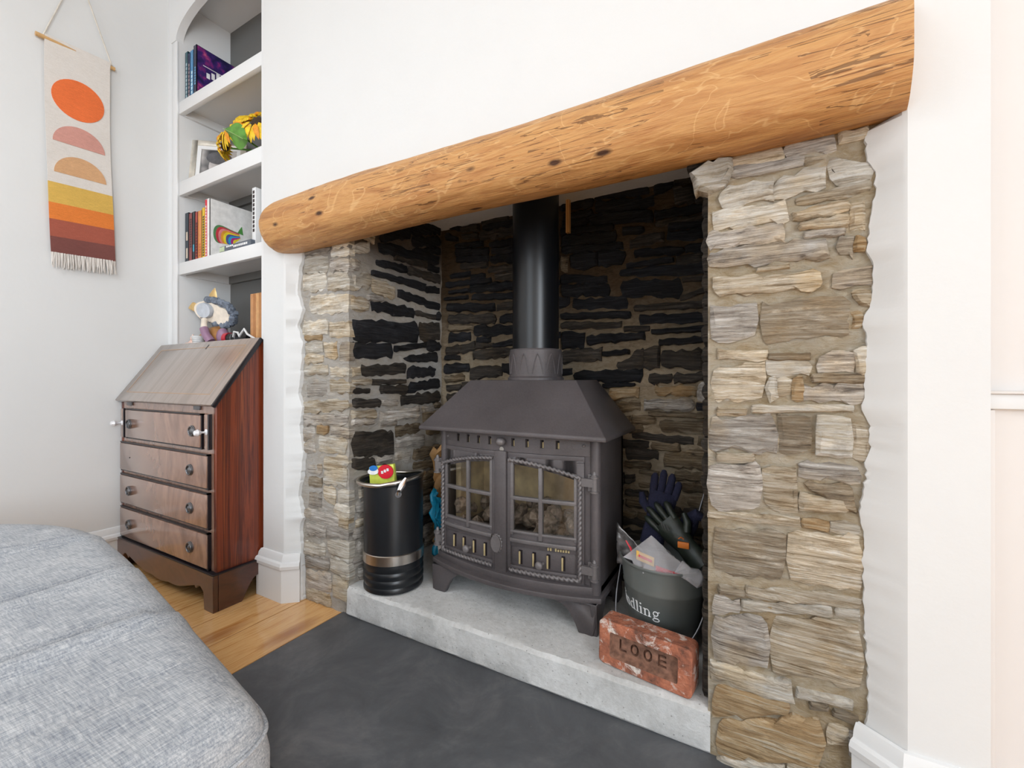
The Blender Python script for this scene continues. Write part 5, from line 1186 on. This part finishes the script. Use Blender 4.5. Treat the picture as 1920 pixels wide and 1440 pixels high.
m = MB().tube([(-2.03, 1.085, S0+.030), (-2.01, 1.078, S0+.050), (-1.985, 1.08, S0+.046), (-1.98, 1.085, S0+.028), (-1.96, 1.08, S0+.040), (-1.945, 1.085, S0+.060), (-1.92, 1.085, S0+.035), (-1.86, 1.085, S0+.012), (-1.80, 1.09, S0+.006)], .0045, 8)
tag(m.build('white_cable', M['paint'], smooth=True), 'loose white cable looped over the black torch', 'cable')
t = thing('cutting_board', 'upright slatted orange-brown wooden board beside the right stile', 'board', (-1.88, 1.13, S0))
for k, c_ in enumerate(((.52, .25, .10), (.42, .18, .06), (.60, .32, .13), (.46, .21, .07))):
    MB().box(-1.925+.0205*k, -1.905+.0205*k, 1.10, 1.125, S0, S0+.212).build('slat', plain('slat_wood', c_, .45, var=.15), t, bevel=.001, bseg=1)
tag(MB().box(-1.876, -1.850, 1.14, 1.16, S0, 1.36).build('white_rod', M['paint'], bevel=.003), 'upright white strip standing behind the slatted board', 'rod')
MB().lathe([(.018, 0), (.022, .01), (.022, .04), (.016, .05)], (-2.02, 1.288, S0+.19), 20, (0, -1, 0)).build('back_knob', M['edge'], bpy.data.objects['alcove_shelving'], smooth=True)

# ---------------------------------------------------------------- woven wall hanging
def hanging():
    xw = LX+.012
    t = thing('wall_hanging', 'natural woven wall hanging with orange sun, half moons and striped foot', 'wall hanging', (xw, .71, 1.32))
    ya, yb = .617, .822
    MB().cyl((xw+.004, .590, 2.243), (xw+.004, .838, 2.252), .0085, n=16).build('dowel', plain('light_wood', (.60, .36, .15), .5), t, smooth=True)
    bands = [(1.664, 2.256, M['canvas']), (1.580, 1.664, canvas('mustard', (.66, .42, .10))), (1.513, 1.580, canvas('burnt_orange', (.72, .21, .045))), (1.442, 1.513, canvas('brick_red', (.36, .10, .065))), (1.374, 1.442, canvas('plum_brown', (.19, .07, .06)))]
    def yy(y, z): q = (2.25-z)/.87; return y+.020*q*q*(1 if 1 else 0)-.002
    def xx(y, z): return xw+.004+.004*math.sin(z*9+y*8)+(.006 if z > 2.23 else 0)
    for z0, z1, mt in bands:
        n = max(2, int((z1-z0)/.03)); rg = []
        for i in range(n+1):
            z = z0+(z1-z0)*i/n; rg.append([(xx(y, z)+d, yy(y, z), z+.010*(y-ya)/.2) for d, y in ((0, ya), (0, (ya+yb)/2), (0, yb), (.0025, yb), (.0025, (ya+yb)/2), (.0025, ya))])
        MB().ring(rg).build('cloth_panel' if mt is M['canvas'] else 'cloth_band', mt, t, smooth=True, angle=30)
    def shape(cy, cz, ry, rz, a0, a1, name, mat):
        pts = [(cy+ry*math.cos(a0+(a1-a0)*k/35), cz+rz*math.sin(a0+(a1-a0)*k/35)) for k in range(36)]
        vs = []; 
        for d in (.0018, .0045):
            vs += [(xx(y, z)+d, yy(y, z), z+.010*(y-ya)/.2) for y, z in pts]
        n = 36; b = MB(); b.v = vs; b.f = [tuple(range(n))[::-1], tuple(range(n, 2*n))]+[(i, (i+1) % n, n+(i+1) % n, n+i) for i in range(n)]
        b.build(name, mat, t)
    shape(.719, 2.035, .083, .083, 0, 2*PI, 'sun_motif', canvas('sun_orange', (.78, .17, .05)))
    shape(.719, 1.838, .083, .083, 0, PI, 'half_moon_motif', canvas('dusty_rose', (.60, .30, .25)))
    shape(.719, 1.708, .083, .083, 0, PI, 'half_moon_motif', canvas('sand', (.62, .36, .19)))
    f = MB()                                             # fringe
    for k in range(64):
        y = yy(ya+(yb-ya)*k/63, 1.374); y2 = y+R.uniform(-.004, .007); L = R.uniform(.052, .066); z0 = 1.376+.010*k/63; x = xw+.006+R.uniform(-.003, .004)
        f.tube([(x, y, z0), (x+R.uniform(-.002, .003), (y+y2)/2+R.uniform(-.002, .002), z0-L*.5), (x, y2, z0-L)], [.0022, .0026, .0012], 5)
    o = f.build('fringe', M['canvas'], t, smooth=True); o['kind'] = 'stuff'
    pk = (xw, .716, 2.60); cord = plain('cotton_cord', (.66, .61, .54), .9)
    for y, z in ((.612, 2.250), (.828, 2.262)): MB().tube([(xw+.004, y, z), pk], .0028, 8).build('cord', cord, t, smooth=True)
    MB().cyl((LX, .716, 2.60), (LX+.02, .716, 2.602), .003, n=8).build('nail', M['steel_dull'], t)
hanging()

# ---------------------------------------------------------------- grey ottoman in the foreground
def ottoman():
    out = [(-.555, -1.0), (-.552, -.4), (-.552, .235), (-.555, .300), (-.565, .338), (-.590, .360), (-.67, .374), (-.98, .427), (-1.45, .503), (-1.68, .515), (-1.83, .492), (-1.97, .430), (-2.07, .34), (-2.10, .20), (-2.08, -.2), (-2.08, -1.0)]
    # close along the near edge (behind the camera) and smooth by Chaikin
    pts = out+[(-1.9, -1.06), (-.7, -1.06)]
    for _ in range(5):
        q = []
        for a, b in zip(pts, pts[1:]+pts[:1]): q += [(a[0]*.75+b[0]*.25, a[1]*.75+b[1]*.25), (a[0]*.25+b[0]*.75, a[1]*.25+b[1]*.75)]
        pts = q
    cx, cy = -1.28, -.30; ZT = .428
    def inset(d):
        if d > .019:
            r = []
            for x, y in inset(.018):
                vx, vy = cx-x, cy-y; sx = min(1, (d-.018)/max(abs(vx), .01)*1.0); sy = min(1, (d-.018)/max(abs(vy), .01)); r.append((x+vx*min(sx, .2), y+vy*min(sy, .2)))
            return r
        n = len(pts); r = []
        for i in range(n):
            a = pts[i-1]; b = pts[(i+1) % n]; tx, ty = b[0]-a[0], b[1]-a[1]; L = math.hypot(tx, ty) or 1
            r.append((pts[i][0]-ty/L*d, pts[i][1]+tx/L*d))
        return r
    def crease(x, y):
        z = 0
        for xc, dp, ln in ((-1.245, .020, 1.0), (-.962, .024, 1.0), (-1.62, .016, 1), (-.76, .006, .5)):
            xc2 = xc+.02*math.sin(y*6+xc*9)
            z -= dp*math.exp(-((x-xc2)/.013)**2)*ln; z += dp*.55*math.exp(-((x-xc2-.035)/.026)**2)*ln
        z += .004*noise.noise(Vector((x*5, y*5, 1)))
        return z
    t = thing('ottoman', 'heather grey upholstered ottoman seat with piped corner in the near foreground', 'ottoman', (-1.3, -.3, 0))
    def rg(d, z, cr=0): return [(x, y, z+cr*crease(x, y)) for x, y in inset(d)]
    rings = [rg(.012, .245), rg(-.001, .262), rg(-.006, .30), rg(-.006, .345), rg(.0, .375, .2), rg(.006, .396, .4), rg(.018, .413, .7), rg(.036, .4235, .9), rg(.06, ZT, 1)]
    base = inset(.06); m = 44
    for j in range(1, m):
        s = 1-j/m; rings.append([((cx+(x-cx)*s), (cy+(y-cy)*s), ZT+.006*(1-s)+crease(cx+(x-cx)*s, cy+(y-cy)*s)) for x, y in base])
    rings.append([(cx, cy, ZT+.006)]*len(pts))
    MB().ring(rings, True, True, False).build('seat_cushion', M['sofa'], t, smooth=True, angle=70)
    # sewn-seam welt running round the shoulder of the cushion, just below the top
    MB().tube([(x, y, .377) for x, y in inset(-.0012)][::6], .0032, 8, closed=True).build('seam_welt', M['sofa'], t, smooth=True, angle=80)
    MB().ring([rg(.02, .06), rg(.012, .07), rg(.010, .24), rg(.016, .247)]).build('base', M['sofa'], t, smooth=True)
    for x, y in ((-.62, .20), (-1.93, .25), (-.62, -.92), (-1.93, -.92)): MB().cyl((x, y, 0), (x, y, .07), .02, .026).build('foot', M['edge'], t, smooth=True)
ottoman()

# ---------------------------------------------------------------- right-hand alcove cupboard
t = thing('alcove_cupboard', 'blush white built-in cupboard panelling at the right edge', 'cupboard', (1.4, 1.1, 0))
P = M['cupboard']
MB().box(.346, RX, 1.062, 1.25, 0, CZ).build('panel', P, t)
MB().box(.346, RX, 1.047, 1.062, .800, .826).build('rail', M['paint'], t, bevel=.002)
MB().box(.346, RX, 1.040, 1.062, .826, .831).build('rail_cap', P, t, bevel=.001)
MB().box(.346, .359, 1.052, 1.062, 0, .798).build('stile', P, t, bevel=.001)
